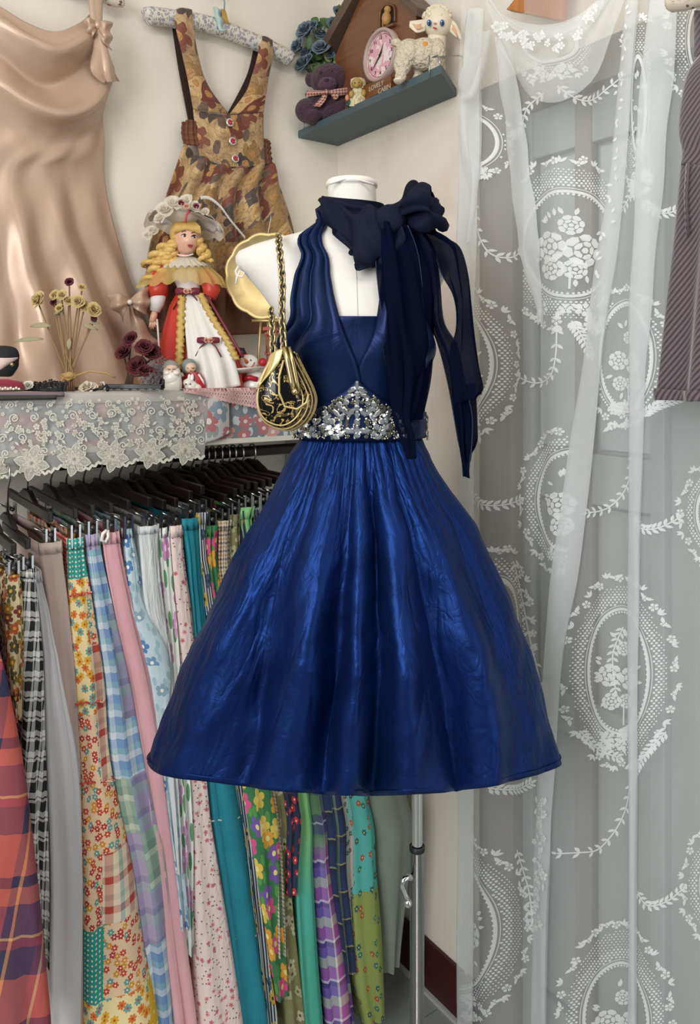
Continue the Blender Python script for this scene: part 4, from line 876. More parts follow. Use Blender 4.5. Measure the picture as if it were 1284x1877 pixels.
def champ(u, v):
    r = 0.0
    for vc, a, w, uc, dp in ((.05, .022, .022, .62, .09), (.12, -.026, .032, .60, .12), (.20, .026, .026, .64, .13), (.29, -.008, .04, .70, .12), (.37, .006, .05, .72, .12)):
        x = v-(vc+dp*(1-((u-uc)/.42)**2)*.35); r += a*math.exp(-(x/w)**2)*math.exp(-((u-uc)/.33)**2)
    k = max(0, v-.25)
    for uc, sl, a, w in ((.50, .10, .020, .05), (.60, .16, -.016, .05), (.70, .20, .020, .05), (.80, .22, -.014, .035), (.90, .10, .014, .04), (.40, .05, -.012, .05)):
        r += a*min(1, k*1.7)**2*math.exp(-((u-uc-sl*(v-.5))/w)**2)
    return r*1.35+.002*math.sin(u*40+v*30)*v
MB().sheet(rows, 110, 120, champ).build('body', m_champ, ch, solid=.0015)
MB().sheet([[PO(168, -60, .05), PO(178, -60, .06), PO(190, -60, .05)], [PO(163, 5, .06), PO(174, 5, .075), PO(187, 5, .06)], [PO(170, 48, .07), PO(178, 48, .085), PO(186, 48, .07)]], 8, 14, lambda u, v: .004*math.sin(u*9)).build('strap', m_champ, ch, solid=.0015)
def loop(par, rows, o, m, name='bow_loop', fn=None):
    MB().sheet([[PO(x, y, o+d) for x, y, d in r] for r in rows], 16, 16, fn or (lambda u, v: .004*math.sin(v*14)*u)).build(name, m, par, solid=.0015)
loop(ch, [[(178, 40, .01), (162, 32, .03), (156, 40, .01)], [(178, 45, .015), (165, 50, .035), (160, 58, .015)], [(178, 50, .01), (172, 62, .03), (168, 72, .01)]], .08, m_champ)
loop(ch, [[(178, 40, .01), (192, 38, .03), (204, 40, .01)], [(178, 45, .015), (192, 62, .035), (204, 66, .015)], [(178, 50, .01), (190, 78, .03), (202, 92, .01)]], .08, m_champ)
loop(ch, [[(174, 48, .01), (180, 48, .02), (186, 48, .01)], [(172, 90, .01), (186, 88, .03), (200, 96, .02)], [(168, 128, .0), (190, 126, .03), (212, 132, .02)], [(192, 154, .0), (200, 150, .02), (222, 150, .0)]], .08, m_champ, 'bow_tail', lambda u, v: .006*math.sin(u*9+v*3)*v)
MB().ball(PO(179, 46, .10), (.008, .008, .010), 12, 8).build('bow_knot', m_champ, ch)
loop(ch, [[(238, 550, .01), (220, 538, .03), (199, 540, .0)], [(238, 554, .02), (218, 558, .045), (203, 560, .01)], [(238, 558, .01), (228, 572, .035), (228, 588, .0)]], .10, m_champ)
loop(ch, [[(238, 550, .01), (258, 532, .03), (277, 523, .0)], [(238, 554, .02), (260, 552, .045), (278, 552, .01)], [(238, 558, .01), (255, 570, .035), (272, 580, .0)]], .10, m_champ)
loop(ch, [[(236, 556, .01), (239, 556, .02), (243, 556, .01)], [(240, 590, .0), (250, 590, .02), (258, 585, .01)], [(246, 640, .0), (266, 635, .02), (292, 628, .0)]], .10, m_champ, 'bow_tail')
MB().ball(PO(238, 554, .128), (.006, .006, .006), 10, 8).build('bow_pearl', mat('pearl', '#e6ddd0', .25), ch)
# padded hanger and flowered pinafore
def hpad(t): return floral(t, uvv(t, 80), c_('#cfcac2'), [c_('#7d7789'), c_('#8f8797')], .34, 5, .62, c_('#cfcac2'), c_('#9aa08f'))
m_hpad = mat('grey flower padded cloth', hpad, .85)
hg = thing('padded_hanger', 'grey flowered padded hanger carrying the brown pinafore', 'hanger', PO(405, 60, .035))
def tube_uv(mb, path, r, n=14):
    b0 = len(mb.v); mb.tube(path, r, n); q = 0
    for i in range(len(path)):
        if i: q += (V(path[i])-V(path[i-1])).length
        for k in range(n): mb.uv[b0+i*n+k] = (q, k/n*.13)
    return mb
pth = spline([PO(x, y, .035) for x, y in ((266, 32), (272, 30), (285, 30), (330, 36), (370, 42), (405, 52), (440, 66), (480, 82), (515, 99), (528, 106), (535, 112))], 40)
tube_uv(MB(), pth, [.006+.015*min(1, min(i, 40-i)/2.5)**.5 for i in range(41)]).build('padded_arm', m_hpad, hg)
MB().tube([PO(x, y, .035) for x, y in ((407, 45), (411, 22), (412, 5), (408, -10), (398, -18), (388, -10))], .0022, 8).build('hook', mat('pale blue metal', '#8fa5a8', .3, .8), hg)
loop(hg, [[(391, 12, 0), (398, 14, .012), (407, 20, 0)], [(394, 30, .004), (402, 33, .016), (412, 36, .0)], [(402, 55, .012), (408, 58, .014), (414, 56, .008)]], .05, mat('pale teal ribbon', '#a9bcbb', .4), 'ribbon')
MB().sheet([[PO(x, y, .06) for x, y in ((406, 16), (410, 18), (414, 20))], [PO(x, y, .066) for x, y in ((408, 30), (413, 33), (418, 36))], [PO(x, y, .06) for x, y in ((411, 40), (416, 43), (421, 45))]], 6, 8).build('ochre_tag', mat('ochre ribbon', '#b58a3f', .5), hg, solid=.001)
def pina(t):
    v = uvv(t, 17, 20, 1, .9); w = nd(t, 'VectorMath', {0: v, 1: nd(t, 'VectorMath', {0: nd(t, 'TexNoise', {'Vector': v, 'Scale': 1.6}).outputs[1], 1: (.5, .5, 0)}, operation='MULTIPLY').outputs[0]}, operation='ADD').outputs[0]
    base = mix(t, ramp(t, noise(t, v, 1.2, 3), [(.3, (0, 0, 0)), (.7, (1, 1, 1))], False), c_('#8a6440'), c_('#cdae80'))
    a = floral(t, w, base, [c_('#6e3423'), c_('#9a7748'), c_('#c2a06c'), c_('#7d4430'), c_('#b08d5a'), c_('#4c3f3a')], .62, 6, .9, c_('#b98a52'), c_('#6b5647'))
    sh_ = nd(t, 'TexVoronoi', {'Vector': w, 'Scale': 1.0}, voronoi_dimensions='2D').outputs['Distance']
    rings = ramp(t, mth(t, 'FRACT', mth(t, 'ADD', mth(t, 'MULTIPLY', sh_, 4.2), mth(t, 'MULTIPLY', noise(t, v, 3, 2), 1.2))), [(0, (.55, .5, .45)), (.3, (1, 1, 1)), (1, (.85, .8, .75))], False)
    a = mix(t, .8, a, rings, 'MULTIPLY')
    ln = noise(t, v, 2.4, 2, 2.0); lines = ramp(t, ln, [(0, (0, 0, 0)), (.49, (1, 1, 1)), (.51, (0, 0, 0))]); return mix(t, mth(t, 'MULTIPLY', lines, .75), a, c_('#43302a'))
m_pina = mat('brown flowered velvet', pina, .6, sheen=.2)
m_brn = mat('brown cotton', satin('#5a3523', '#774a31'), .6); m_dkl = mat('dark brown lining', '#33211b', .7); m_trim = mat('white lace trim', '#d9d2c8', .8)
pf = thing('pinafore_dress', 'brown flowered pinafore dress with red buttons on a padded hanger', 'dress', PO(425, 610, .05))
def wsh(name, rows, m, par, fn=None, nu=20, nv=24, solid=.002):
    mb = MB().sheet([[PO(x, y, o) for x, y, o in r] for r in rows], nu, nv, fn); return mb.build(name, m, par, solid=solid)
wsh('back_strap', [[(316, 52, .012), (330, 55, .012)], [(328, 130, .012), (342, 130, .012)], [(346, 225, .012), (362, 222, .012)]], m_dkl, pf)
wsh('back_strap', [[(466, 85, .012), (480, 90, .012)], [(452, 140, .012), (466, 148, .012)], [(416, 210, .012), (436, 215, .012)]], m_dkl, pf)
tw = lambda u, v: .003*math.sin(3.14*u)
wsh('strap', [[(318, 20, .035), (335, 16, .062), (352, 18, .055)], [(321, 45, .06), (337, 45, .068), (354, 47, .062)], [(334, 100, .045), (348, 100, .05), (364, 105, .045)], [(345, 150, .042), (363, 152, .046), (382, 158, .042)], [(354, 200, .04), (380, 205, .048), (420, 210, .042)]], m_pina, pf, tw)
wsh('strap', [[(474, 68, .035), (486, 68, .055), (500, 74, .05)], [(474, 95, .06), (486, 98, .066), (500, 102, .06)], [(463, 135, .045), (478, 138, .05), (493, 140, .045)], [(450, 170, .042), (468, 175, .046), (487, 178, .042)], [(420, 210, .042), (455, 208, .048), (483, 205, .04)]], m_pina, pf, tw)
wsh('bib', [[(354, 200, .04), (385, 207, .047), (420, 211, .05), (455, 208, .047), (483, 205, .04)], [(358, 235, .042), (390, 238, .055), (422, 240, .058), (455, 240, .055), (483, 240, .042)], [(363, 270, .045), (395, 280, .058), (426, 284, .062), (458, 284, .058), (484, 275, .045)], [(367, 288, .05), (398, 300, .06), (428, 306, .064), (460, 306, .06), (486, 300, .05)]], m_pina, pf)
wsh('smocked_side', [[(334, 225, .03), (346, 220, .04), (358, 222, .045)], [(333, 245, .03), (345, 245, .04), (360, 245, .045)], [(338, 268, .03), (348, 266, .04), (364, 268, .045)]], m_brn, pf, lambda u, v: .003*math.sin(u*20)+.002*math.sin(v*30))
wsh('smocked_side', [[(482, 254, .04), (490, 256, .035), (495, 262, .03)], [(483, 275, .04), (491, 278, .035), (496, 282, .03)], [(486, 300, .045), (494, 302, .04), (500, 304, .03)]], m_brn, pf, lambda u, v: .003*math.sin(u*20)+.002*math.sin(v*30))
def skr(y, a, c, o0=.03, o1=.05, dy=0): return [(a+(c-a)*k/6, y+dy*math.sin(3.14*k/6), o0+o1*math.sin(3.14*k/6)) for k in range(7)]
sk = [skr(266, 337, 500, .035, .03, 34)]; sk[0] = [(337, 264, .035), (365, 284, .05), (395, 299, .06), (428, 305, .064), (458, 305, .06), (486, 300, .05), (500, 302, .035)]
sk += [skr(330, 318, 517, .03, .055, 12), skr(390, 296, 538, .03, .06, 6), skr(450, 278, 555, .03, .06), skr(530, 268, 560, .03, .06)]
wsh('skirt', sk, m_pina, pf, lambda u, v: .021*math.sin(u*34+3*math.sin(v*3))*(.4+v*.6)+.010*math.sin(u*15+2)*v, 120, 40)
wsh('ruffle', [skr(525, 266, 562, .03, .065), skr(565, 270, 555, .03, .075), skr(608, 280, 530, .03, .06, 6)], m_brn, pf, lambda u, v: .013*math.sin(u*44)*math.sin(3.1*min(1, v+.15)), 110, 16)
for x, y in ((445, 540), (330, 545), (500, 552)):
    q = MB(); petal_rose(q, PO(x, y, .11), .022, (NW.to_3d()), rg, 9, .6, .1); q.build('rosette', m_brn, pf)
for pts in (((368, 362), (384, 363), (404, 378), (424, 405), (450, 436)), ((497, 398), (494, 415), (490, 436))):
    q = spline([PO(x, y, .112) for x, y in pts], 40); MB().grid([[p+V((0, 0, .0035)), p, p-V((0, 0, .0035+.002*(i % 2)))] for i, p in enumerate(q)]).build('lace_trim', m_trim, pf, solid=.0015)
m_btr = mat('red enamel', '#a8202c', .25, coat=.6); m_btw = mat('silver button rim', (.75, .72, .68), .3, .7)
for x, y in ((421, 225), (426, 259), (431, 291)):
    p = PO(x, y, .064+.02*(y > 250)*.3); q = MB(); q.lathe(p, [(0, .0), (.010, .0), (.0105, .003), (.008, .005), (.007, .004), (0, .004)], 20, ax=NW.to_3d()); bt = q.build('button', m_btw, pf)
    q = MB()
    for k in range(5): q.ball(p+NW.to_3d()*.005+L.to_3d()*.0042*math.cos(k*1.2566)+V((0, 0, .0042*math.sin(k*1.2566))), .003, 8, 6)
    q.build('red_flower', m_btr, bt)
# the end of another padded hanger at the top, over the slip dress
ph2 = thing('padded_hanger', 'cream red spotted padded hanger above the champagne dress', 'hanger', PO(200, -10, .04))
tube_uv(MB(), [PO(x, y, .04) for x, y in ((60, -60), (120, -38), (170, -22), (195, -8), (212, 0), (222, 6), (227, 12))], [.02, .02, .02, .019, .017, .012, .004]).build('padded_arm', mat('cream red spot cloth', lambda t: floral(t, uvv(t, 60), c_('#d8cdbd'), [c_('#a8322f'), c_('#6b5a4a')], .35, 4, .5, c_('#a8322f')), .85), ph2)
# ================================================================ cloths on the shelf
m_rnet = sheer('cream organza', (.66, .65, .62), .55, .25); m_rpet = sheer('cream applique', (.80, .77, .70), .6, .2); m_rlace = mat('cream embroidery', '#d9d4c6', .8)
ru = thing('lace_runner', 'cream embroidered organza runner hanging over the shelf front', 'table runner', PO(190, 720, .29))
def rbot(x): return 872-.098*x+5*math.sin(x*.0873*1.0+.6)
rows = []
for i in range(5): rows.append([W(so(PO(-30+x*10.4, 720, .292))[0], .292-.06*(4-i)/4, ZT+.003) for x in range(41)])
for i in range(1, 19):
    rows.append([])
    for x in range(41):
        X = -30+x*10.4*(1-.028*i/18*x/40); yt = HY+(H-ZT-.002)*F/YO(X, .292); y = yt+(rbot(X)-yt)*i/18
        rows[-1].append(PO(X, y, .2935+.003*math.sin(X*.05+i*.1)))
MB().grid(rows).build('organza', m_rnet, ru)
d = D2(); pf_ = D2(); lr2 = random.Random(8)
for x in (-16, 58, 136, 207, 275, 340):
    y = 849-(x-58)*.083; s_ = 1.0-(x-58)*.0006
    for k in range(8):
        a = 6.2832*k/8+.2; l = (33 if k % 2 == 0 else 27)*s_
        c, q = math.cos(a), math.sin(a)
        o_ = [(0, 0), (.3, .20), (.62, .26), (.82, .17), (1, 0), (.82, -.17), (.62, -.26), (.3, -.20)]
        pf_.poly([(x+l*(u*c-v*q), y+l*(u*q+v*c)) for u, v in o_])
        w = [(x+l*(u*c-v*q), y+l*(u*q+v*c)) for u, v in o_]; d.stroke(w+[w[0]], 2.2); d.stroke([(x, y), (x+l*.9*c, y+l*.9*q)], 1.2)
        for h in range(4):
            f = .3+h*.15; d.stroke([(x+l*(f*c-.14*q), y+l*(f*q+.14*c)), (x+l*((f+.1)*c), y+l*((f+.1)*q))], .9); d.stroke([(x+l*(f*c+.14*q), y+l*(f*q-.14*c)), (x+l*((f+.1)*c), y+l*((f+.1)*q))], .9)
def curl(x, y, r, a0, sg, w=2.0):
    d.stroke([(x+r*(1-k/26)*math.cos(a0+sg*k*.42), y+r*(1-k/26)*math.sin(a0+sg*k*.42)) for k in range(24)], w)
for x in range(-20, 380, 36):
    sl = -(x-58)*.05
    curl(x+10, 765+sl, 9, lr2.random()*6, 1); curl(x+24, 800+sl, 9, lr2.random()*6, -1); curl(x+4, 742+sl*.3, 7, 2, 1, 1.5); curl(x+30, 826+sl*1.4, 8, 1, 1)
    for k in range(12): d.flower(x+lr2.uniform(0, 36), (778+sl)+lr2.uniform(-22, 50), lr2.uniform(3.5, 6), 5, lr2.random())
    for k in range(5): d.flower(x+lr2.uniform(0, 36), 730+sl*.2+lr2.uniform(0, 30), lr2.uniform(2.5, 4), 5)
    for k in range(6): d.leaf(x+lr2.uniform(0, 36), 790+sl+lr2.uniform(-20, 40), lr2.random()*6, 11, 2.4)
ed = [(x, rbot(x)-2+2.5*math.sin(x*.55)) for x in range(-26, 378, 3)]; d.stroke(ed, 5)
d.p = [p for p in d.p if all(-30 < x < 378 and y > 722 for x, y in p)]
pf_.p = [p for p in pf_.p if all(-30 < x < 378 for x, y in p)]
pf_.mesh(lambda x, y: PO(x, y, .2975)).build('petal_appliques', m_rpet, ru, smooth=False, recalc=False, kind='stuff')
d.mesh(lambda x, y: PO(x, y, .2985)).build('embroidery', m_rlace, ru, smooth=False, recalc=False, kind='stuff')
# printed cloth corner, pink crochet doily
pc = MB().sheet([[PO(382, 724, .293), PO(402, 726, .30), PO(420, 730, .293)], [PO(380, 765, .297), PO(402, 770, .302), PO(421, 772, .297)], [PO(376, 812, .298), PO(398, 806, .302), PO(421, 794, .298)]], 12, 12)
tag(pc.build('flowered_cloth', mat('faded flower print', lambda t: floral(t, uvv(t, 22), c_('#b9b3ad'), [c_('#a86a6a'), c_('#7d8a96'), c_('#c9a49c')], .5, 5, .8, c_('#d8cfc6'), c_('#8a9490')), .7), solid=.0012), 'faded flowered cloth corner hanging beside the lace runner', 'cloth')
m_pink = mat('pink crochet cotton', '#c9a3a0', .85)
dy = MB(); d = D2()
def dmap(x, y): # the doily lies on the shelf top and folds over its front edge
    yt = HY+(H-ZT)*F/YO(x, .296); f = y-yt
    return PO(x, y, .3005+.004*math.sin(x*.11)) if f > 0 else W(so(PO(x, yt, .296))[0], .2985+f*.012, ZT+.006)
for k in range(30):
    x = 340+k*5.2; b_ = 712+tab([(340, 6), (380, 14), (430, 26), (470, 34), (492, 24)], x)
    d.stroke([(x, 704), (x+6, 716), (x-2, (716+b_)/2+2), (x+5, b_)], 2.0, 10); d.stroke([(x+6, 704), (x-2, 714), (x+7, (716+b_)/2), (x, b_)], 2.0, 10)
for f in (.0, .25, .5, .75, 1.0): d.stroke([(x, 708+f*tab([(340, 6), (380, 18), (430, 30), (470, 38), (492, 28)], x)+1.5*math.sin(x*.9)) for x in range(340, 496, 3)], 2.4 if f < 1 else 4)
tag(d.mesh(dmap).build('crochet_doily', m_pink, smooth=False, recalc=False, solid=.0012), 'dusty pink crochet doily under the figurines', 'doily')
# ================================================================ things on the long shelf
class Fig:
    """a small figure drawn in photo pixels at its own distance (where its base meets the shelf)"""
    def __init__(s, name, label, cat, x, y, Y, group=None):
        s.Y = Y; s.k = Y/F; s.t = thing(name, label, cat, px(x, y, Y), group); s.k_ = s.k
    def p(s, x, y, d=0): return px(x, y, s.Y-d*s.k)                # d in pixels towards the eye
    def ball(s, name, x, y, rx, ry, m, d=0, rz=None, par=None, a=0, **kw):
        b = MB(); b.ball(s.p(x, y, d), (rx*s.k, (rz or rx)*s.k, ry*s.k), 20, 14, Matrix.Rotation(R(a), 3, 'Y') if a else None); return b.build(name, m, par or s.t, **kw)
    def balls(s, name, L_, m, par=None, **kw):
        b = MB()
        for q in L_: b.ball(s.p(q[0], q[1], q[4] if len(q) > 4 else 0), (q[2]*s.k, (q[5] if len(q) > 5 else q[2])*s.k, q[3]*s.k), 14, 10)
        return b.build(name, m, par or s.t, **kw)
    def tube(s, name, pts, r, m, par=None, n=8):
        rr = [q*s.k for q in r] if isinstance(r, (list, tuple)) else r*s.k
        return MB().tube([s.p(*q) for q in pts], rr, n).build(name, m, par or s.t)
    def sheet(s, name, rows, m, fn=None, nu=16, nv=16, solid=1.0, par=None):
        return MB().sheet([[s.p(*q) for q in r] for r in rows], nu, nv, (lambda u, v: fn(u, v)*s.k) if fn else None).build(name, m, par or s.t, solid=solid*s.k)
    def cone(s, name, prof, m, n=40, fn=None, par=None, yf=None, solid=0):
        """rings: (y, centre x, half width, depth)"""
        rows = []
        for i, (y, cx, hw, dp) in enumerate(prof):
            v = i/(len(prof)-1)
            rows.append([s.p(cx+(hw+(fn(2*math.pi*j/n, v) if fn else 0))*math.cos(2*math.pi*j/n), y+(yf(2*math.pi*j/n, v) if yf else 0), (dp+(fn(2*math.pi*j/n, v) if fn else 0))*math.sin(2*math.pi*j/n)) for j in range(n+1)])
        return MB().grid(rows).build(name, m, par or s.t, solid=solid*s.k)
def ybase(Y): return HY+(H-ZT)*F/Y
m_skin = mat('porcelain skin', '#d8a890', .35, sss=.1); m_blond = mat('golden curls', satin('#b98a3a', '#e0c078'), .35, bump=(120, .25, .5)); m_red = mat('coral red satin', satin('#b02a22', '#d04a38'), .4)
m_white = mat('white satin', satin('#cfc9c2', '#e6e2dc'), .4); m_tulle = sheer('yellow tulle', (.80, .60, .22), .62, .4); m_lacec = sheer('cream lace', (.84, .78, .66), .72, .3)
m_burg = mat('burgundy ribbon', '#6e2434', .4); m_goldr = mat('gold ruffle', satin('#a8853c', '#d3b469'), .5); m_lip = mat('red lips', '#8a2a28', .3); m_eyew = mat('eye white', '#e6e0d8', .2); m_eyeb = mat('brown iris', '#2a1d18', .15); m_pinkr = mat('salmon fabric rose', '#cf9a84', .7)
Yd = YO(345, .15); D = Fig('porcelain_doll', 'blonde porcelain doll in red gown and lace hat on the shelf', 'doll', 350, ybase(YO(345, .15)), Yd)
yb = ybase(Yd)
fold = lambda a, n, ph=0: (lambda th, v: a*v*math.sin(n*th+ph))
D.cone('gown', [(532, 347, 20, 16), (560, 345, 34, 28), (600, 352, 52, 42), (640, 362, 70, 54), (680, 372, 80, 62), (yb, 374, 82, 64)], m_red, 64, fold(4, 13))
ap = D.sheet('apron', [[(338, 536, 18), (350, 538, 20), (362, 536, 18)], [(338, 580, 38), (362, 585, 42), (384, 575, 36)], [(342, 630, 58), (378, 635, 62), (412, 622, 48)], [(345, 668, 68), (390, 675, 72), (430, 660, 52)], [(346, yb-2, 70), (396, yb, 74), (442, yb-8, 52)]], m_white, lambda u, v: 3.5*v*math.sin(u*22), 40, 24)
for pts, m in ((((366, 537, 22), (388, 580, 40), (416, 625, 52), (434, 660, 56)), m_goldr), (((334, 538, 22), (332, 585, 42), (330, 640, 62), (328, 680, 66)), m_goldr)):
    q = spline([D.p(*p) for p in pts], 40); w = .009
    MB().grid([[p+V((-w, .005*math.sin(i*1.9), 0)), p+V((0, -.005, 0)), p+V((w+.002*math.sin(i*2.3), .006*math.sin(i*1.9+2), 0))] for i, p in enumerate(q)]).build('gold_ruffle', m, D.t, solid=.001)
for a in ((372, 540, 440, 655), (342, 545, 336, 650)):
    D.tube('braid_trim', [(a[0]+(a[2]-a[0])*k/10+(6 if a[0] > 360 else -8), a[1]+(a[3]-a[1])*k/10, 22+36*(k/10)**.7) for k in range(11)], 2.4, m_burg)
D.cone('bodice', [(486, 340, 26, 18), (505, 342, 28, 20), (522, 345, 22, 17), (536, 347, 20, 16)], m_white, 24)
# sleeves, cuffs, hands
D.tube('sleeve', [(305, 492, 6), (292, 510, 8), (290, 532, 10), (291, 545, 12)], [13, 17, 18, 15], m_red, n=14)
D.tube('cuff', [(291, 541, 12), (288, 556, 13), (284, 571, 14)], [14, 13, 9], m_white, n=14)
hnd = D.tube('hand', [(285, 568, 14), (282, 580, 15), (279, 590, 16)], [5.5, 6.5, 6], m_skin, n=10)
for k, (x, y) in enumerate(((274, 600), (277, 603), (281, 603), (285, 600), (290, 590))): D.tube('finger', [(280+(k-2)*1.5, 588, 17), ((280+x)/2+(k-2), 595, 18), (x, y, 17)], [2.2, 2, 1.4], m_skin, hnd, 6)
D.tube('sleeve', [(372, 498, 4), (384, 515, 6), (388, 532, 10), (384, 546, 14)], [13, 16, 16, 12], m_red, n=14)
D.tube('hand', [(382, 546, 18), (376, 556, 24), (372, 562, 28)], [6, 6, 4], m_skin, n=10)
# tulle cape and lace collar
D.cone('tulle_cape', [(478, 338, 30, 20), (490, 336, 52, 30), (505, 334, 72, 38), (520, 333, 80, 42)], m_tulle, 96, lambda th, v: 5*v*math.sin(th*17), yf=lambda th, v: v*(9*abs(math.cos(th))+3.5*math.sin(th*17+1)-4))
D.cone('lace_collar', [(470, 338, 14, 12), (476, 338, 28, 22), (483, 338, 40, 30), (489, 338, 46, 34)], m_lacec, 96, lambda th, v: 3*v*math.sin(th*21), yf=lambda th, v: v*3*math.sin(th*21+1), solid=.8)
D.cone('neck', [(455, 338, 10, 9), (470, 338, 11, 10), (482, 338, 18, 14)], m_skin, 16)
for k in range(15): D.ball('pearl', 324+k*2.1, 466+3*math.sin(k/14*3.14), 1.5, 1.5, MATS['pearl'], 11+5*math.sin(k/14*3.14)) if k % 1 == 0 else 0
# head
hd = MB(); n = 28; rows = []
for i in range(21):
    a = math.pi*i/20; y = 438-31*math.cos(a); r = []
    for j in range(n):
        th = 2*math.pi*j/n; rr = math.sin(a)**.8*(26-(4.5*max(0, (y-440)/30))); x = 342+rr*math.cos(th); dd = rr*1.02*math.sin(th)
        if dd > 0:
            dd += 3.2*math.exp(-((x-350)/3.2)**2-((y-441)/4)**2)+1.2*math.exp(-((x-349)/5)**2-((y-449)/2.5)**2)+1.5*math.exp(-((x-348)/6)**2-((y-460)/4)**2)-1.4*math.exp(-((x-338)/5)**2-((y-431)/3)**2)-1.4*math.exp(-((x-356)/5)**2-((y-433)/3)**2)
        r.append(D.p(x, y, dd))
    rows.append(r)
hd.grid(rows, True); head = hd.build('head', m_skin, D.t)
for x, y in ((338, 432), (356, 434)):
    e = D.ball('eye', x, y, 4.4, 3.0, m_eyew, 24.2 if x < 350 else 20, 2.2, head); D.ball('iris', x+.6, y, 2.3, 2.5, m_eyeb, 26 if x < 350 else 21.8, 1.2, head)
    D.tube('eyebrow', [(x-5, y-7, 24), (x, y-9, 25 if x < 350 else 22), (x+5, y-7.5, 23 if x < 350 else 18)], .8, mat('brown brow', '#6b4a34', .7), head)
    D.tube('eyelash', [(x-5, y-1, 25), (x, y-3.4, 26.5 if x < 350 else 22.5), (x+5, y-1, 24 if x < 350 else 19)], .9, m_eyeb, head)
D.balls('lips', [(347, 449.5, 3, 1.6, 25.6, 1.4), (351, 449.8, 3, 1.6, 25, 1.4), (349, 451.8, 3.4, 1.6, 25, 1.4)], m_lip, head)
# hair: fringe strands, ringlets
hr = MB()
for k in range(26):
    u = k/25; x0 = 322+u*44; hr.tube([D.p(338+(x0-338)*.7, 408, 14), D.p(x0, 416, 24-8*abs(u-.4)), D.p(x0+(u-.5)*5, 421+8*abs(u-.45)*2, 25-12*abs(u-.45))], [2.6*D.k, 2.4*D.k, .8*D.k], 6)
hr.ball(D.p(340, 428, -6), (29*D.k, 24*D.k, 30*D.k), 24, 16); hr.build('hair_cap', m_blond, D.t)
def ringlet(x0, y0, x1, y1, r, turns, d0=6, d1=14, th=6.2):
    pts = []; n = int(turns*12)
    for i in range(n+1):
        v = i/n; a = v*turns*6.2832; pts.append((x0+(x1-x0)*v+r*math.cos(a)*(.6+.4*v), y0+(y1-y0)*v+1.5*math.sin(a*2), d0+(d1-d0)*v+r*math.sin(a)))
    D.tube('ringlet', pts, [th*(.7+.3*math.sin(3.14*min(1, i/n+.1))) for i in range(n+1)], m_blond, n=8)
for q in ((318, 440, 302, 486, 7, 3.2), (310, 448, 282, 492, 8, 3.0), (304, 446, 266, 488, 8, 2.8), (312, 460, 292, 512, 8, 3.2), (298, 470, 270, 514, 8, 2.6), (320, 462, 314, 492, 6, 2.2), (366, 438, 372, 478, 5, 2.6), (372, 450, 384, 480, 5, 2.0), (328, 430, 310, 462, 6, 2)): ringlet(*q)
# hat with lace, flowers and ribbon
def brim(th, r): return (338+r*math.cos(th), 398+r*.30*math.cos(th)*.55-r*.10*math.sin(th), r*.62*math.sin(th)+4)
MB().grid([[D.p(*[brim(2*math.pi*j/60, r)[0], brim(2*math.pi*j/60, r)[1]+dz*(1-1.25*max(0, math.sin(2*math.pi*j/60)))-6+(2.2*math.sin(j*1.2) if r > 60 else 0), brim(2*math.pi*j/60, r)[2]]) for j in range(61)] for r, dz in ((26, 4), (38, 4), (48, 6), (56, 9), (62, 14), (66, 20))]).build('hat_brim', m_white, D.t, solid=.002)
MB().grid([[D.p(*[brim(2*math.pi*j/60, r)[0], brim(2*math.pi*j/60, r)[1]+dz*(1-1.2*max(0, math.sin(2*math.pi*j/60)))-6+3*math.sin(j*1.4), brim(2*math.pi*j/60, r)[2]]) for j in range(61)] for r, dz in ((56, 9), (64, 14), (71, 22), (75, 33))]).build('hat_lace', m_lacec, D.t)
D.ball('hat_crown', 334, 388, 34, 24, m_lacec, 2, 30)
for x, y, r in ((302, 384, 17), (318, 372, 16), (340, 368, 15), (292, 400, 13), (358, 376, 10), (376, 388, 9), (280, 422, 11), (270, 432, 9)):
    q = MB(); petal_rose(q, D.p(x, y, 42 if x > 285 else 20), r*D.k, (rg.uniform(-.4, .4), -1, .5), rg, 8, 1.2, .08); q.build('lace_puff', m_lacec, D.t)
for x, y, m in ((342, 378, m_pinkr), (360, 378, m_burg), (332, 372, m_burg)):
    q = MB(); petal_rose(q, D.p(x, y, 58), 6*D.k, (0, -1, .3), rg, 8); q.build('hat_flower', m, D.t)
D.tube('hat_ribbon', [(350, 384, 40), (342, 394, 46), (340, 408, 46)], 2, mat('coral ribbon', '#c44a4e', .5), D.t)
D.tube('hat_cord', [(320, 380, 40), (340, 382, 44), (370, 392, 40), (396, 404, 28)], 1.0, m_eyeb)
def bow(x, y, d, w):
    for sg in (-1, 1):
        D.sheet('bow_loop', [[(x, y-2, d), (x+sg*w*.5, y-w*.3, d+4), (x+sg*w, y-w*.25, d)], [(x, y, d+2), (x+sg*w*.5, y, d+7), (x+sg*w*1.05, y, d+1)], [(x, y+2, d), (x+sg*w*.5, y+w*.25, d+4), (x+sg*w, y+w*.22, d)]], m_burg, None, 8, 8)
        D.tube('bow_tail', [(x, y, d+2), (x+sg*w*.7, y+w*.6, d+1), (x+sg*w*1.2, y+w*1.5, d-4 if y < 600 else d)], 1.2, m_burg)
    q = MB(); petal_rose(q, D.p(x-3, y, d+6), 5.5*D.k, (0, -1, .2), rg, 8); petal_rose(q, D.p(x+4, y, d+6), 5*D.k, (0, -1, .2), rg, 8); q.build('bow_rose', m_pinkr, D.t)
bow(344, 534, 26, 22); bow(382, 624, 64, 20)
D.tube('waist_ribbon', [(326, 540, 14), (345, 536, 24), (366, 538, 18)], 3, m_burg)
D.tube('cane', [(288, 585, 20), (290, 610, 24), (293, 650, 30)], 1.8, m_white)
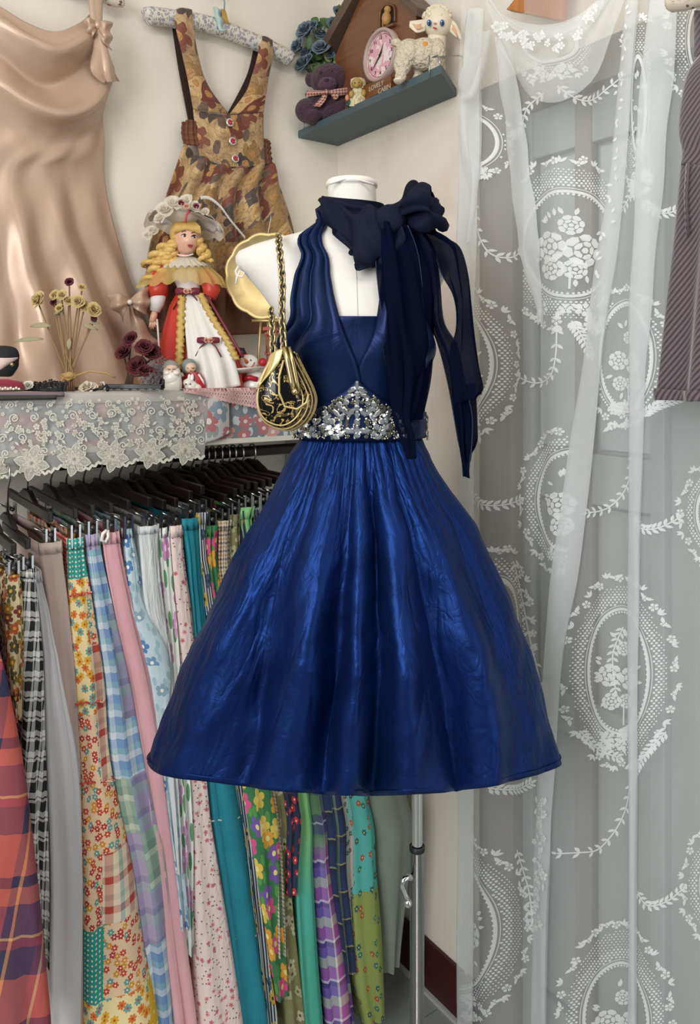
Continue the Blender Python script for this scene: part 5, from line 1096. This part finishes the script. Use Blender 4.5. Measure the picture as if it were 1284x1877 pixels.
# ---- dried roses
m_stem = mat('dry brown stem', '#8a6f4c', .8); m_dry = mat('dried cream rose petals', satin('#a88a50', '#d6bf8c'), .75); m_dkr = mat('dried dark red petals', satin('#3a1218', '#6d2a30'), .75); m_dryl = mat('dried grey green leaf', '#9a8f70', .8); m_twine = mat('jute twine', '#b08d58', .85, bump=(200, .4, 0))
Yb = YO(130, .225); B = Fig('dried_rose_bouquet', 'dried cream rose bouquet tied with twine before the champagne dress', 'dried flowers', 130, ybase(Yb), Yb)
bx, by = 126, 690
for k, (x, y, r, m) in enumerate(((70, 550, 18, m_dry), (100, 541, 11, m_dry), (113, 541, 11, m_dry), (98, 554, 8, m_dkr), (126, 552, 10, m_dry), (143, 553, 14, m_dry), (154, 562, 12, m_dry), (172, 568, 15, m_dry), (127, 517, 9, m_dkr), (150, 527, 8, m_dry), (172, 584, 7, m_dkr), (108, 565, 9, m_dry))):
    fx = bx+(k-5)*1.2; q = MB(); petal_rose(q, B.p(x, y, 6+(k % 3)*5), r*B.k*.95, ((x-125)*.012, -.9, .35), rg, 13, 1.0, .12); fw = q.build('rose', m, B.t)
    B.tube('stem', [(x, y+5, 4), (x*.55+bx*.45+3*math.sin(k), y*.5+by*.5, 4), (fx, by-10, 2+(k % 3)*3), (fx+3, ybase(Yb), (k % 3)*2)], 1.5, m_stem)
for p in ((95, 598, 120, 40, 10), (80, 622, 110, 55, 9), (128, 620, 20, 20, 8), (152, 595, -30, 26, 8), (160, 590, -60, 20, 7), (118, 570, 80, 20, 6)):
    q = MB(); a = R(p[2]+70); leaf3(q, B.p(p[0], p[1], 10), (math.cos(a), -.2, -math.sin(a)*.4+.1), (0, -1, .4), p[3]*B.k, p[4]*B.k*.55, .5); q.build('dry_leaf', m_dryl, B.t, solid=.0008)
B.tube('twine', [(112, 688, 6), (126, 684, 12), (140, 690, 8), (126, 696, 12), (112, 690, 6), (126, 688, 13), (140, 686, 8)], 2.6, m_twine)
B.tube('twine', [(135, 690, 10), (165, 680, 12), (195, 684, 10), (212, 692, 8)], 1.8, m_twine); B.tube('twine', [(120, 690, 10), (108, 702, 12), (105, 712, 12)], 1.8, m_twine)
B.ball('twine_knot', 128, 688, 9, 7, m_twine, 10, 8)
Yr = YO(255, .235); B = Fig('dried_rose_bunch', 'dark red dried rose bunch beside the doll', 'dried flowers', 235, ybase(Yr), Yr)
for k, (x, y, r) in enumerate(((240, 622, 15), (228, 646, 18), (265, 638, 18), (280, 648, 18), (252, 672, 20), (264, 680, 14))):
    q = MB(); petal_rose(q, B.p(x, y, 8+(k % 3)*8), r*B.k, ((x-250)*.015, -.8, .55), rg, 14, .7, .14); q.build('rose', m_dkr, B.t)
    B.tube('stem', [(x, y+8, 4), (234+k*2, 690, 4), (226+k*3, ybase(Yr), 2)], 1.6, mat('dry dark stem', '#4a3a2c', .8))
for k in range(4):
    q = MB(); leaf3(q, B.p(240+k*10, 662+k*4, 14), (math.cos(k*2), -.5, -.4), (0, -1, .3), 20*B.k, 5*B.k); q.build('dry_leaf', m_dkr, B.t, solid=.0006)
# ---- accessories at the shelf's left end
m_black = mat('black felt', '#0f0f11', .7); m_bsat = mat('black satin', '#121114', .35)
Ya = YO(15, .20); A = Fig('felt_hat', 'small black felt hat with pale pink lining at the shelf end', 'hat', 10, 692, Ya)
A.sheet('brim', [[(-40, 640, 10), (0, 634, 14), (28, 638, 6), (35, 652, 0)], [(-40, 655, 16), (0, 648, 20), (26, 652, 10), (34, 662, 2)], [(-40, 672, 16), (0, 672, 22), (22, 676, 14), (33, 672, 4)], [(-40, 690, 12), (0, 690, 16), (18, 690, 10), (24, 686, 4)]], m_black, None, 20, 16, 2)
A.sheet('lining', [[(-40, 655, 22), (0, 656, 26), (20, 656, 20), (33, 655, 10)], [(-40, 664, 22), (0, 668, 27), (18, 664, 20), (31, 658, 10)], [(-40, 674, 20), (-10, 680, 25), (8, 674, 20), (20, 665, 14)]], mat('pale pink lining', '#c9b0a8', .5), None, 16, 8, 1)
A.ball('bead', 22, 668, 3.4, 3.4, m_gold, 22)
Yh = YO(20, .26); A = Fig('velvet_headband', 'red velvet headband trimmed with white beads', 'headband', 15, 712, Yh)
A.tube('band', [(-50, 704, 6), (-20, 702, 10), (15, 702, 12), (38, 706, 10), (44, 713, 4)], [7, 8, 8, 7, 4], mat('red velvet', '#7d1424', .8, sheen=.5), n=12)
for k in range(12): A.ball('bead', -20+k*5, 711+(k % 2)*2, 2.2, 2.2, MATS['pearl'], 18)
Yh = YO(50, .25); q = MB(); q2 = Fig('fabric_rose', 'white fabric rose hair clip beside the red headband', 'hair clip', 50, 714, Yh); petal_rose(q, q2.p(50, 706, 0), 10*q2.k, (0, -.8, .6), rg, 10, 1.2); q.build('petals', MATS['white satin'], q2.t)
Yh = YO(160, .26); q = MB(); q2 = Fig('fabric_rose', 'cream fabric rose with black ribbon on the runner', 'hair clip', 160, 718, Yh); petal_rose(q, q2.p(160, 710, 0), 17*q2.k, (0, -.6, .8), rg, 14, 1.4); q.build('petals', mat('cream fabric', '#d8ccb6', .7), q2.t)
q2.tube('ribbon', [(168, 716, 4), (185, 712, 6), (196, 706, 4), (200, 712, 2), (196, 718, 4)], 2.4, m_bsat)
Yh = YO(85, .262); q2 = Fig('lace_collar', 'black crochet lace collar lying on the shelf', 'collar', 85, 716, Yh); d = D2()
for k in range(26):
    x = 58+k*2.5; d.flower(x, 708+5*math.sin(k*1.7)-4*math.exp(-((x-95)/10)**2), 5, 5, k); d.dot(x, 714, 2.4)
d.mesh(lambda x, y: q2.p(x, y, 6+3*math.sin(x*.3))).build('lace', m_black, q2.t, smooth=False, recalc=False, solid=.0012)
q2.sheet('band', [[(50, 712, 4), (85, 712, 8), (122, 708, 4)], [(50, 717, 4), (85, 718, 8), (122, 718, 4)]], m_black, None, 14, 4)
Yh = YO(235, .268); q2 = Fig('lace_choker', 'black satin choker with lace edge before the red roses', 'choker', 235, 718, Yh)
q2.sheet('band', [[(188, 704, 2), (240, 704, 6), (298, 706, 2)], [(188, 712, 2), (240, 713, 6), (298, 714, 2)]], m_bsat, None, 20, 5, 2); q2.tube('ring', [(294, 704, 4), (296, 694, 4), (300, 696, 4), (300, 712, 4)], 2.2, m_bsat); q2.tube('slider', [(184, 702, 4), (190, 700, 6), (193, 710, 6), (190, 718, 4)], 1.6, MATS['white satin'])
d = D2()
for k in range(32): d.flower(198+k*3, 716, 3.2, 5, k)
d.mesh(lambda x, y: q2.p(x, y, 9)).build('lace_edge', mat('grey lace', '#8b8884', .8), q2.t, smooth=False, recalc=False)
for j, (lab, m, y0) in enumerate((('folded mauve grey garment under the red headband', mat('mauve grey wool', '#7d6a72', .85), 719), ('folded dark grey garment lowest on the shelf end', mat('charcoal wool', '#3f3e3c', .85), 727))):
    Yh = YO(40, .285+.004*j); q2 = Fig('folded_garment', lab, 'clothing', 40, y0+8, Yh)
    mb = MB(); rows = []
    for i in range(13):
        a = math.pi*(i/12-.5); rows.append([PO(-60+(178-j*14)*k/24, y0+4+3.6*math.sin(a)-(k/24)*3*j, .296+j*.004+.010*math.cos(a)) for k in range(25)])
    mb.grid(rows).build('fold', m, q2.t, solid=.002)
Yh = YO(290, .17); q2 = Fig('feather_puff', 'grey lilac feather puff behind the white bearded figurine', 'feather puff', 288, 716, Yh); mb = MB(); r5 = random.Random(4)
for k in range(420):
    a, e = r5.random()*6.283, r5.random()**.5; x, y = 290+34*e*math.cos(a), 686+30*e*math.sin(a); dx, dy = r5.uniform(-9, 9), r5.uniform(-9, 9); d0 = 16*math.sqrt(1-e*e)
    mb.tube([q2.p(x, y, d0), q2.p(x+dx*.6, y+dy*.4, d0+6), q2.p(x+dx, y+dy, d0+8)], [.9*q2.k, .7*q2.k, .2*q2.k], 3, False)
mb.ball(q2.p(290, 690, 0), (26*q2.k, 14*q2.k, 24*q2.k), 16, 10); mb.build('feathers', mat('grey lilac feather', '#b3a8ad', .9), q2.t, kind='stuff')
# ---- figurines
m_cer = mat('white glazed ceramic', '#e2dcd3', .25, coat=.3); m_face = mat('painted face', '#d9b59c', .4); m_gcap = mat('grey glaze', '#8f8c86', .35); m_mred = mat('red glaze', '#a8202a', .3); m_line = mat('dark painted line', '#3a2a26', .5)
Yf = YO(316, .255); S = Fig('santa_figurine', 'white bearded figurine with grey cap', 'figurine', 316, ybase(Yf), Yf)
y0 = ybase(Yf)
S.cone('body', [(y0, 317, 14, 12), (y0-4, 317, 17, 15), (704, 317, 17, 15), (692, 316, 17, 15), (680, 315, 16, 14), (672, 314, 13, 12), (664, 313, 8, 8), (661, 313, 1, 1)], m_cer, 28)
S.ball('face', 315, 675, 12, 10, m_face, 5, 10); S.balls('beard', [(315, 692, 16, 15, 5, 13), (307, 684, 7, 5, 12, 6), (323, 684, 7, 5, 12, 6)], m_cer)
S.cone('cap', [(674, 313, 15.5, 14), (668, 313, 14, 13), (662, 312, 9, 8), (659.5, 312, 1, 1)], m_gcap, 24)
for x in (310, 319): S.tube('closed_eye', [(x-2.5, 676, 15), (x, 677.5, 15.4), (x+2.5, 676, 15)], .6, m_line)
S.ball('nose', 315, 680, 2.2, 2, m_face, 15)
Yf = YO(352, .25); S = Fig('girl_figurine', 'hooded girl figurine in red cloak hugging a white rabbit', 'figurine', 352, ybase(Yf), Yf); y0 = ybase(Yf)
S.cone('cloak', [(y0, 358, 20, 14), (705, 358, 20, 14), (692, 356, 17, 12), (682, 352, 12, 10)], m_mred, 28); S.ball('hood', 347, 672, 15, 15, mat('grey green glaze', '#7f8a86', .35), 0, 14); S.ball('face', 349, 674, 10.5, 10, m_face, 8, 8)
for x in (345, 354): S.tube('closed_eye', [(x-2.4, 674, 15), (x, 675.4, 15.6), (x+2.4, 674, 15)], .6, m_line)
S.ball('mouth', 350, 680, 1.6, .9, m_lip, 15.6, .6); S.tube('cloak_trim', [(364, 686, 8), (372, 698, 8), (374, 706, 6)], 2, m_cer); S.tube('cloak_trim', [(333, 684, 6), (336, 690, 10)], 2.4, m_cer)
S.balls('rabbit', [(350, 708, 13, 11, 14, 11), (345, 702, 10, 8, 18, 8), (360, 711, 10, 8, 12, 9), (347, 692, 3, 7, 18, 2.5), (353, 692, 3, 7, 17, 2.5)], m_cer, remesh=.0012); S.balls('rabbit_eye', [(341, 704, 1.3, 1.3, 26, 1), (349, 704, 1.3, 1.3, 26, 1)], m_line)
Yf = YO(455, .235); S = Fig('snowman_stand', 'snowman figurine holding up a round white plate', 'cake stand', 462, ybase(Yf), Yf); y0 = ybase(Yf)
S.balls('body', [(468, 706, 30, 20, 0, 22), (466, 690, 18, 12, 0, 16)], m_cer)
mb = MB(); mb.lathe(S.p(434, 683, 0), [(0, -.004), (.045, -.003), (.062, .004), (.0665, .0075), (.064, .0085), (.045, .002), (0, .001)], 40, ax=V((-.10, -.0, 1))); mb.build('plate', m_cer, S.t)
S.ball('head', 456, 664, 18, 14.5, m_cer, 6, 15); S.cone('hat', [(655, 446, 15, 12), (652, 445, 15, 12), (651, 444, 10, 8), (640, 440, 9, 7.5), (638, 439, 10, 8), (637, 439, 1, 1)], m_bsat, 24); S.tube('hat_band', [(435, 649, 6), (444, 652, 9), (454, 650, 6)], 2, m_mred)
S.tube('carrot_nose', [(453, 664, 20), (450, 660, 26), (447, 656, 31)], [3.6, 2.6, .6], mat('carrot orange', '#d0702a', .4)); S.ball('earmuff', 482, 664, 8, 8, m_mred, 4); S.tube('smile', [(448, 671, 19), (456, 675, 20), (464, 671, 19), (467, 664, 18)], .8, m_mred); S.balls('eye', [(446, 664, 1.4, 1.4, 18, 1), (460, 660, 1.4, 1.4, 21, 1)], m_line); S.tube('scarf', [(444, 696, 16), (458, 692, 22), (472, 696, 18)], 5, m_mred)
Yf = YO(498, .2); S = Fig('red_lantern', 'small red wooden lantern behind the chain purse', 'lantern', 498, ybase(Yf), Yf); y0 = ybase(Yf); m_lan = mat('red lacquer', '#a3402c', .4)
for nm, x, y, w, h in (('roof', 498, 603, 30, 7), ('cornice', 498, 612, 24, 5), ('sill', 498, 648, 24, 5), ('base', 498, y0-6, 34, 12)):
    mb = MB(); mb.box(S.p(x, y), (w*S.k, w*S.k*.8, h*S.k)); mb.build(nm, m_lan, S.t, smooth=False, bevel=.001)
for x in (489, 498, 507): S.tube('post', [(x, 612, 9), (x, 648, 9)], 1.6, m_lan); S.tube('post', [(x, 612, -9), (x, 648, -9)], 1.6, m_lan)
mb = MB(); mb.box(S.p(498, (650+y0)/2), (14*S.k, 12*S.k, (y0-650)*S.k)); mb.build('stem', m_lan, S.t, smooth=False)
Yf = YO(490, .21); S = Fig('scalloped_tray', 'gold scalloped tray propped behind the dress form shoulder', 'tray', 490, ybase(Yf), Yf); y0 = ybase(Yf); m_gt = mat('brushed gold tray', (.60, .46, .22), .5, .8)
mb = MB(); rows = []
for r, d0 in ((1, 0), (50, 0), (64, 2), (72, 8), (78, 10)):
    rows.append([S.p(492+(r+(3.4*abs(math.sin(6*2*math.pi*j/96)) if r > 60 else 0))*math.cos(2*math.pi*j/96), 506+(r+(3.4*abs(math.sin(6*2*math.pi*j/96)) if r > 60 else 0))*math.sin(2*math.pi*j/96), d0) for j in range(97)])
mb.grid(rows).build('tray', m_gt, S.t, solid=.002)
S.tube('easel_leg', [(470, y0, 10), (480, 560, -3)], 2.4, m_gt); S.tube('easel_leg', [(512, y0, 10), (502, 560, -3)], 2.4, m_gt); S.tube('easel_leg', [(491, y0, -30), (491, 560, -4)], 2.4, m_gt); S.tube('easel_rest', [(462, 588, 16), (520, 588, 16)], 2.4, m_gt)
# ================================================================ corner shelf and what stands on it
ZB = H+.647; m_slate = mat('slate teal board', '#4d5c61', .5, var=.08)
cs_ = thing('corner_shelf', 'slate grey wall shelf in the corner with a thin wire rail', 'shelf', W(.06, .25, ZB))
poly = [(.001, .001), (.136, .001), (.124, .575), (.001, .492)]
b = MB(); b.prism([W(s_, o, ZB) for s_, o in poly], (0, 0, .020)); b.build('board', m_slate, cs_, smooth=False, bevel=.0015)
zt = ZB+.020
MB().tube([W(.128, .575, zt), W(.122, .56, zt+.025), W(.118, .54, zt+.028), W(.02, .52, zt+.062), W(.004, .515, zt+.065)], .0017, 6).build('wire', m_steel, cs_)
MB().tube([W(.128, .54, zt-.018), W(.128, .54, zt+.028)], .0017, 6).build('wire', m_steel, cs_)
MB().tube([W(.128, .02, zt-.002), W(.128, .02, zt+.03)], .0017, 6).build('wire', m_steel, cs_)
def yb_s(x, s_): return HY-(zt-H)*F/YS(x, s_)
# ---- plush bear
m_plush = mat('plum plush', '#4b3340', .95, sheen=.15, bump=(160, .8, .5), var=.3, vscale=40); m_plm = mat('plum plush muzzle', '#54394a', .95, sheen=.15, bump=(160, .7, .5))
Yq = YS(598, .10); E = Fig('teddy_bear', 'plum plush teddy bear with a gingham neck bow', 'teddy bear', 592, yb_s(598, .10), Yq); e0 = yb_s(598, .10)
E.balls('body', [(606, 148, 37, 31, 0, 32), (570, 146, 11, 14, -4, 7), (640, 136, 11, 13, -4, 7), (590, 195, 32, 27, 2, 26), (563, 203, 22, 22, 14, 20), (572, 214, 18, 14, 18, 18), (578, 184, 14, 12, 14, 14), (622, 196, 16, 20, 12, 14), (630, 180, 14, 18, 4, 12), (604, 208, 20, 16, 10, 18)], m_plush, remesh=.0022)
E.ball('muzzle', 601, 155, 17, 13, m_plm, 26, 12)
E.balls('eye', [(590, 134, 2.6, 2.6, 27, 2), (609, 132, 2.6, 2.6, 29, 2)], mat('black bead', '#0a0a0a', .15)); E.ball('nose', 599, 148, 5, 3.4, mat('plum nose stitch', '#1c1216', .6), 36, 3)
def ging(t): return gingham(t, uvv(t, 1), .0085, c_('#7a3840'), c_('#c9a58e'))
m_ging = mat('red gingham ribbon', ging, .8)
for r_ in ([[(566, 165, 26), (590, 166, 34), (598, 167, 36)], [(560, 171, 26), (585, 170, 38), (598, 169, 38)], [(560, 178, 26), (588, 174, 34), (598, 171, 36)]], [[(598, 167, 36), (625, 162, 32), (646, 160, 18)], [(598, 169, 38), (625, 168, 34), (648, 166, 18)], [(598, 171, 36), (625, 175, 32), (640, 172, 20)]]): E.sheet('bow_loop', r_, m_ging, None, 10, 6)
E.sheet('bow_tail', [[(594, 170, 37), (602, 170, 37)], [(586, 182, 38), (597, 184, 38)], [(574, 194, 38), (588, 196, 38)]], m_ging, None, 4, 6); E.sheet('bow_tail', [[(608, 168, 36), (622, 167, 34)], [(608, 176, 36), (622, 176, 34)], [(612, 182, 35), (618, 182, 34)]], m_ging, None, 4, 6); E.ball('bow_knot', 598, 169, 5, 5, m_ging, 38)
# ---- small bear figurine, tiny green piece
Yq = YS(655, .115); E = Fig('bear_figurine', 'small yellow bear figurine in a frilled bonnet and dress', 'figurine', 657, yb_s(657, .115), Yq); e0 = yb_s(657, .115); m_yb = mat('yellow resin', '#a88a4a', .5); m_bon = mat('cream printed bonnet', lambda t: floral(t, uvv(t, 300, kind='Object'), c_('#cfc4a4'), [c_('#a8746a'), c_('#8f8a5c')], .4, 5, .5), .7)
E.cone('dress', [(e0, 658, 17, 14), (e0-10, 658, 17, 14), (e0-24, 657, 12, 10), (e0-34, 656, 8, 7)], m_bon, 28, lambda th, v: (1-v)*1.2*math.sin(th*9)); E.ball('head', 655, e0-41, 11, 10.5, m_yb, 2); E.ball('muzzle', 654, e0-38, 5, 4, m_yb, 11, 4)
E.cone('bonnet', [(e0-53, 656, 5, 5), (e0-50, 656, 12, 9), (e0-42, 657, 14, 5), (e0-34, 657, 12, 4)], m_bon, 28, lambda th, v: 1.2*math.sin(th*10)); E.balls('eye', [(651, e0-43, 1.3, 1.3, 12, 1), (658, e0-44, 1.3, 1.3, 12, 1)], m_line); E.balls('arm', [(645, e0-22, 5, 7, 8), (667, e0-24, 5, 7, 8)], m_yb)
Yq = YS(642, .128); E = Fig('turtle_figurine', 'tiny dark green figurine with a peach head by the plush bear', 'figurine', 640, yb_s(642, .128), Yq); e0 = yb_s(642, .128)
E.balls('body', [(643, e0-7, 8, 7, 0), (649, e0-5, 4, 5, 3), (638, e0-4, 4, 4, 3)], mat('dark green resin', '#26403a', .4)); E.ball('head', 637, e0-17, 4, 6, mat('peach resin', '#c98a66', .5), 3)
# ---- blue rose arrangement
m_brose = mat('dusty blue petals', satin('#4a5a68', '#7d8c97'), .7); m_gl = mat('silk leaf green', satin('#2f4a26', '#5c7a44'), .6); m_gl2 = mat('pale variegated leaf', satin('#7d8c5c', '#b9bf94'), .6)
Yq = YS(606, .05); E = Fig('silk_roses', 'dusty blue silk rose bunch with green leaves behind the plush bear', 'artificial flowers', 606, yb_s(606, .05), Yq)
RS = [(624, 25, 13), (614, 46, 14), (560, 56, 15), (573, 48, 10), (592, 62, 13), (644, 51, 11), (546, 86, 13), (589, 88, 14), (563, 97, 11), (627, 66, 11), (556, 118, 14), (566, 107, 8), (640, 30, 8), (604, 100, 9)]
r6 = random.Random(9)
for k, (x, y, r) in enumerate(RS):
    q = MB(); petal_rose(q, E.p(x, y, 14+(k % 4)*6), r*1.3*E.k, ((x-600)*.02, -.9, .5), rg, 12, .8, .03); q.build('rose', m_brose, E.t); E.tube('stem', [(x, y+4, 6), ((x+606)/2, (y+190)/2-10, 0), (604+(k % 5), 200, 0)], 1.1, m_gl)
for k in range(54):
    a = r6.random()*6.28; e = r6.random()**.6; x, y = 604+52*e*math.cos(a), 82+58*e*math.sin(a); q = MB()
    leaf3(q, E.p(x, y, r6.uniform(-4, 22)), (r6.uniform(-1, 1), -.5, r6.uniform(-1, 1)), (0, -1, .2), r6.uniform(14, 26)*E.k, r6.uniform(5, 9)*E.k); q.build('leaf', m_gl if k % 3 else m_gl2, E.t)
MB().lathe(E.p(606, e0+28, 0)*0+V((E.p(606, 200).x, E.p(606, 200).y, zt)), [(0, 0), (.018, 0), (.022, .03), (.024, .045), (.02, .045), (.018, .01), (0, .008)], 20).build('pot', m_slate, E.t)
# ---- cabin clock
def wood(a, c): return lambda t: mix(t, noise(t, uvv(t, 1, 0, 1, 7, kind='UV'), 9, 4, 1.2), c_(a), c_(c))
m_cab = mat('cabin brown wood', wood('#54301b', '#82512e'), .35, coat=.3); m_roof = mat('dark roof wood', wood('#4a3a30', '#6a5546'), .5); m_cls = mat('clock pink plastic', '#b39a92', .4); m_dial = mat('pink dial print', lambda t: mix(t, ramp(t, noise(t, uvv(t, 1, kind='Object'), 45, 2, .5), [(0, (0, 0, 0)), (.5, (1, 1, 1))]), c_('#e6d2d0'), c_('#d7a3b0')), .3)
ck = thing('cabin_clock', 'brown wooden cabin clock with pink dial and bird window', 'clock', PS(700, yb_s(700, .06), .06))
SF = .075
def cp(x, y, s_=SF): return PS(x, y, s_)
Ld = L.to_3d()
def cpr(name, pts, s_, dep, m, bev=.001, par=ck):
    b = MB(); b.prism([cp(x, y, s_) for x, y in pts], Ld*dep); return b.build(name, m, par, smooth=False, bevel=bev)
bl, br = yb_s(640, SF), yb_s(786, SF)
cpr('house_front', [(640, 108), (640, yb_s(640, SF)), (786, yb_s(786, SF)), (790, 30), (712, -52)], .03, SF-.03, m_cab)
cpr('roof_slope', [(620, 106), (628, 112), (722, -46), (713, -62)], .02, SF-.02+.018, m_roof); cpr('roof_slope', [(713, -62), (712, -44), (806, 44), (808, 28)], .02, SF-.02+.018, m_roof)
# bird window: arched frame, dark recess, bird
arch = [(697, 52), (697, 27), (701, 16), (709, 9), (718, 9), (724, 16), (724, 40)]
q = spline([V((x, y, 0)) for x, y in arch], 24)
cpr('window_recess', [(p.x, p.y) for p in q], SF, .0015, mat('dark recess', '#1c120c', .8)); MB().tube([cp(p.x, p.y, SF+.003) for p in q], .003, 6).build('window_frame', m_cab, ck); cpr('perch', [(688, 58), (728, 44), (728, 48), (688, 62)], SF, .012, m_cab)
m_bird = mat('ochre bird', '#b0844a', .5)
k2 = YS(710, SF)/F; b = MB(); b.ball(cp(709, 34, SF+.008), (9*k2, 8*k2, 12*k2), 16, 12); b.ball(cp(711, 18, SF+.008), (7*k2, 7*k2, 7*k2), 14, 10); b.tube([cp(704, 40, SF+.008), cp(702, 50, SF+.006)], [4*k2, 1.5*k2], 8); b.build('bird', m_bird, ck, remesh=.0012)
MB().tube([cp(707, 18, SF+.014), cp(703, 20, SF+.018)], [2*k2, .4*k2], 6).build('beak', m_line, ck)
# dial
dc = cp(703, 103, SF); rd = .0645
dial = MB(); ex = NW.to_3d(); ez = V((0, 0, 1))
def ring_(c, r0, r1, s0, s1, name, m, par=ck, n=48):
    b = MB(); b.grid([[c+Ld*d_+(ex*math.cos(2*math.pi*j/n)+ez*math.sin(2*math.pi*j/n))*r for j in range(n+1)] for r, d_ in ((r0, s0), (r0, s1), (r1, s1), (r1, s0))]); return b.build(name, m, par)
ring_(dc, rd, rd-.008, 0, .016, 'dial_rim', m_cls)
b = MB(); b.prism([dc+(ex*math.cos(2*math.pi*j/48)+ez*math.sin(2*math.pi*j/48))*(rd-.007) for j in range(48)], Ld*.008); dl = b.build('dial', m_dial, ck, smooth=False)
ring_(dc, rd-.0125, rd-.0137, .008, .0086, 'dial_ring', m_lip)
fx, fy, fz = ex, ez, Ld*-1
m_ink = mat('black ink', '#1d1a1a', .5)
# lettering reads along the wall, away from the corner
for h in range(1, 13):
    a = math.pi/2-h*math.pi/6; p = dc+Ld*.0088+(ex*math.cos(a)+ez*math.sin(a))*(rd-.021); text('numeral', str(h), .012, frame(ex, ez, Ld*1.0, p), m_ink, dl, .0003)
def hand(a, l, w, name):
    u = ex*math.cos(a)+ez*math.sin(a); v = u.cross(Ld).normalized(); c = dc+Ld*.0105; b = MB(); b.prism([c-u*l*.2-v*w*.4, c-v*w, c+u*l, c+v*w, c-u*l*.2+v*w*.4], Ld*.001); b.build(name, m_ink, dl, smooth=False)
hand(R(60), .028, .0028, 'hour_hand'); hand(R(222), .046, .0022, 'minute_hand'); MB().ball(dc+Ld*.0115, .003, 10, 8).build('hand_pin', m_ink, dl)
# plaque with lettering
cpr('plaque', [(655, 172), (655, yb_s(655, .1)), (735, yb_s(735, .1)), (735, 144)], SF, .03, m_cab)
m_let = mat('pale lettering', '#b7aa96', .5)
pc_ = (cp(688, 162, SF+.031)); text('lettering', 'LOVELY', .017, frame(ex, ez, Ld, cp(690, 158, SF+.0305)), m_let, ck, .0006); text('lettering', 'CABIN', .017, frame(ex, ez, Ld, cp(705, 163, SF+.0305)), m_let, ck, .0006)
# ---- lamb
m_lamb = mat('cream rubber wool', '#d8ccb2', .5, bump=(130, 1.0, .4), var=.12, vscale=60); m_lambf = mat('cream rubber', '#e0d3ba', .4, var=.06); m_inner = mat('peach inner ear', '#cf9f80', .5)
Yq = YS(775, .10); E = Fig('toy_lamb', 'cream rubber toy lamb with blue eyes and floppy ears', 'toy lamb', 770, yb_s(775, .10), Yq); e0 = 147
E.balls('body', [(778, 100, 33, 30, 0, 26), (750, 98, 26, 26, 2, 24), (738, 118, 17, 22, 6, 15), (735, 140, 11, 12, 8, 10), (731, 148, 9, 6, 10, 9), (800, 100, 18, 32, 4, 20), (800, 130, 13, 16, 8, 12), (768, 128, 10, 14, -14, 9), (765, 142, 9, 7, -14, 9), (726, 78, 10, 8, 0, 9), (806, 124, 12, 20, -10, 10)], m_lamb, remesh=.0022)
E.cone('neck', [(88, 800, 17, 15), (74, 801, 17, 15), (62, 802, 17, 15)], m_lambf, 20)
E.ball('head', 803, 42, 26, 28, m_lambf, 6, 24)
wl = MB(); r7 = random.Random(2)
for k in range(90):
    th, ph_ = r7.uniform(0, 6.283), r7.uniform(0, 1.25); x = 803+27*math.sin(ph_)*math.cos(th); y = 40-29*math.cos(ph_); d0 = 5+25*math.sin(ph_)*math.sin(th)
    if d0 > 17 and y > 27: continue
    wl.ball(E.p(x, y, d0), 4.2*E.k, 8, 6)
wl.build('curly_wool', m_lambf, E.t)
for x0, x1, y1, sg in ((780, 752, 46, -1), (824, 845, 70, 1)):
    er = E.sheet('ear', [[(x0, 36, 8), ((x0+x1)/2, 34+(8 if sg > 0 else 4), 12), (x1, y1-6, 10)], [(x0, 46, 12), ((x0+x1)/2, 48+(6 if sg > 0 else 0), 14), (x1-sg*-1, y1, 12)], [(x0, 56, 8), ((x0+x1)/2+sg*2, 62+(6 if sg > 0 else -2), 12), (x1, y1+3, 10)]], m_lambf, None, 10, 10, 4)
    E.sheet('inner_ear', [[(x0+sg*3, 42, 13), ((x0+x1)/2, 42+(8 if sg > 0 else 3), 17), (x1-sg*5, y1-3, 15)], [(x0+sg*3, 51, 13), ((x0+x1)/2, 55+(6 if sg > 0 else -1), 17), (x1-sg*5, y1, 15)]], m_inner, None, 8, 6, 1, er)
m_leye = mat('bright blue eye', '#1f5f9c', .2)
for x in (787, 811):
    E.ball('eye', x, 42, 4.2, 6, m_leye, 28.0, 3); E.ball('pupil', x+.8, 43, 2, 3, m_bsat, 30.6, 1.2); E.ball('eye_glint', x-1.2, 39.5, 1, 1.2, m_eyew, 31, .8)
E.ball('nose', 798, 42.5, 3, 1.8, m_inner, 30, 2); E.balls('mouth', [(796, 51, 2.2, 1.6, 28, 1.6), (799, 52, 2.4, 1.6, 28, 1.6)], mat('red mouth', '#b8382e', .4))
E.ball('orange_mark', 780, 84, 7, 8, mat('faded orange paint', '#c98a3e', .6), 22, 3); E.ball('hoof', 731, 147, 9.5, 4, m_lambf, 12, 9)
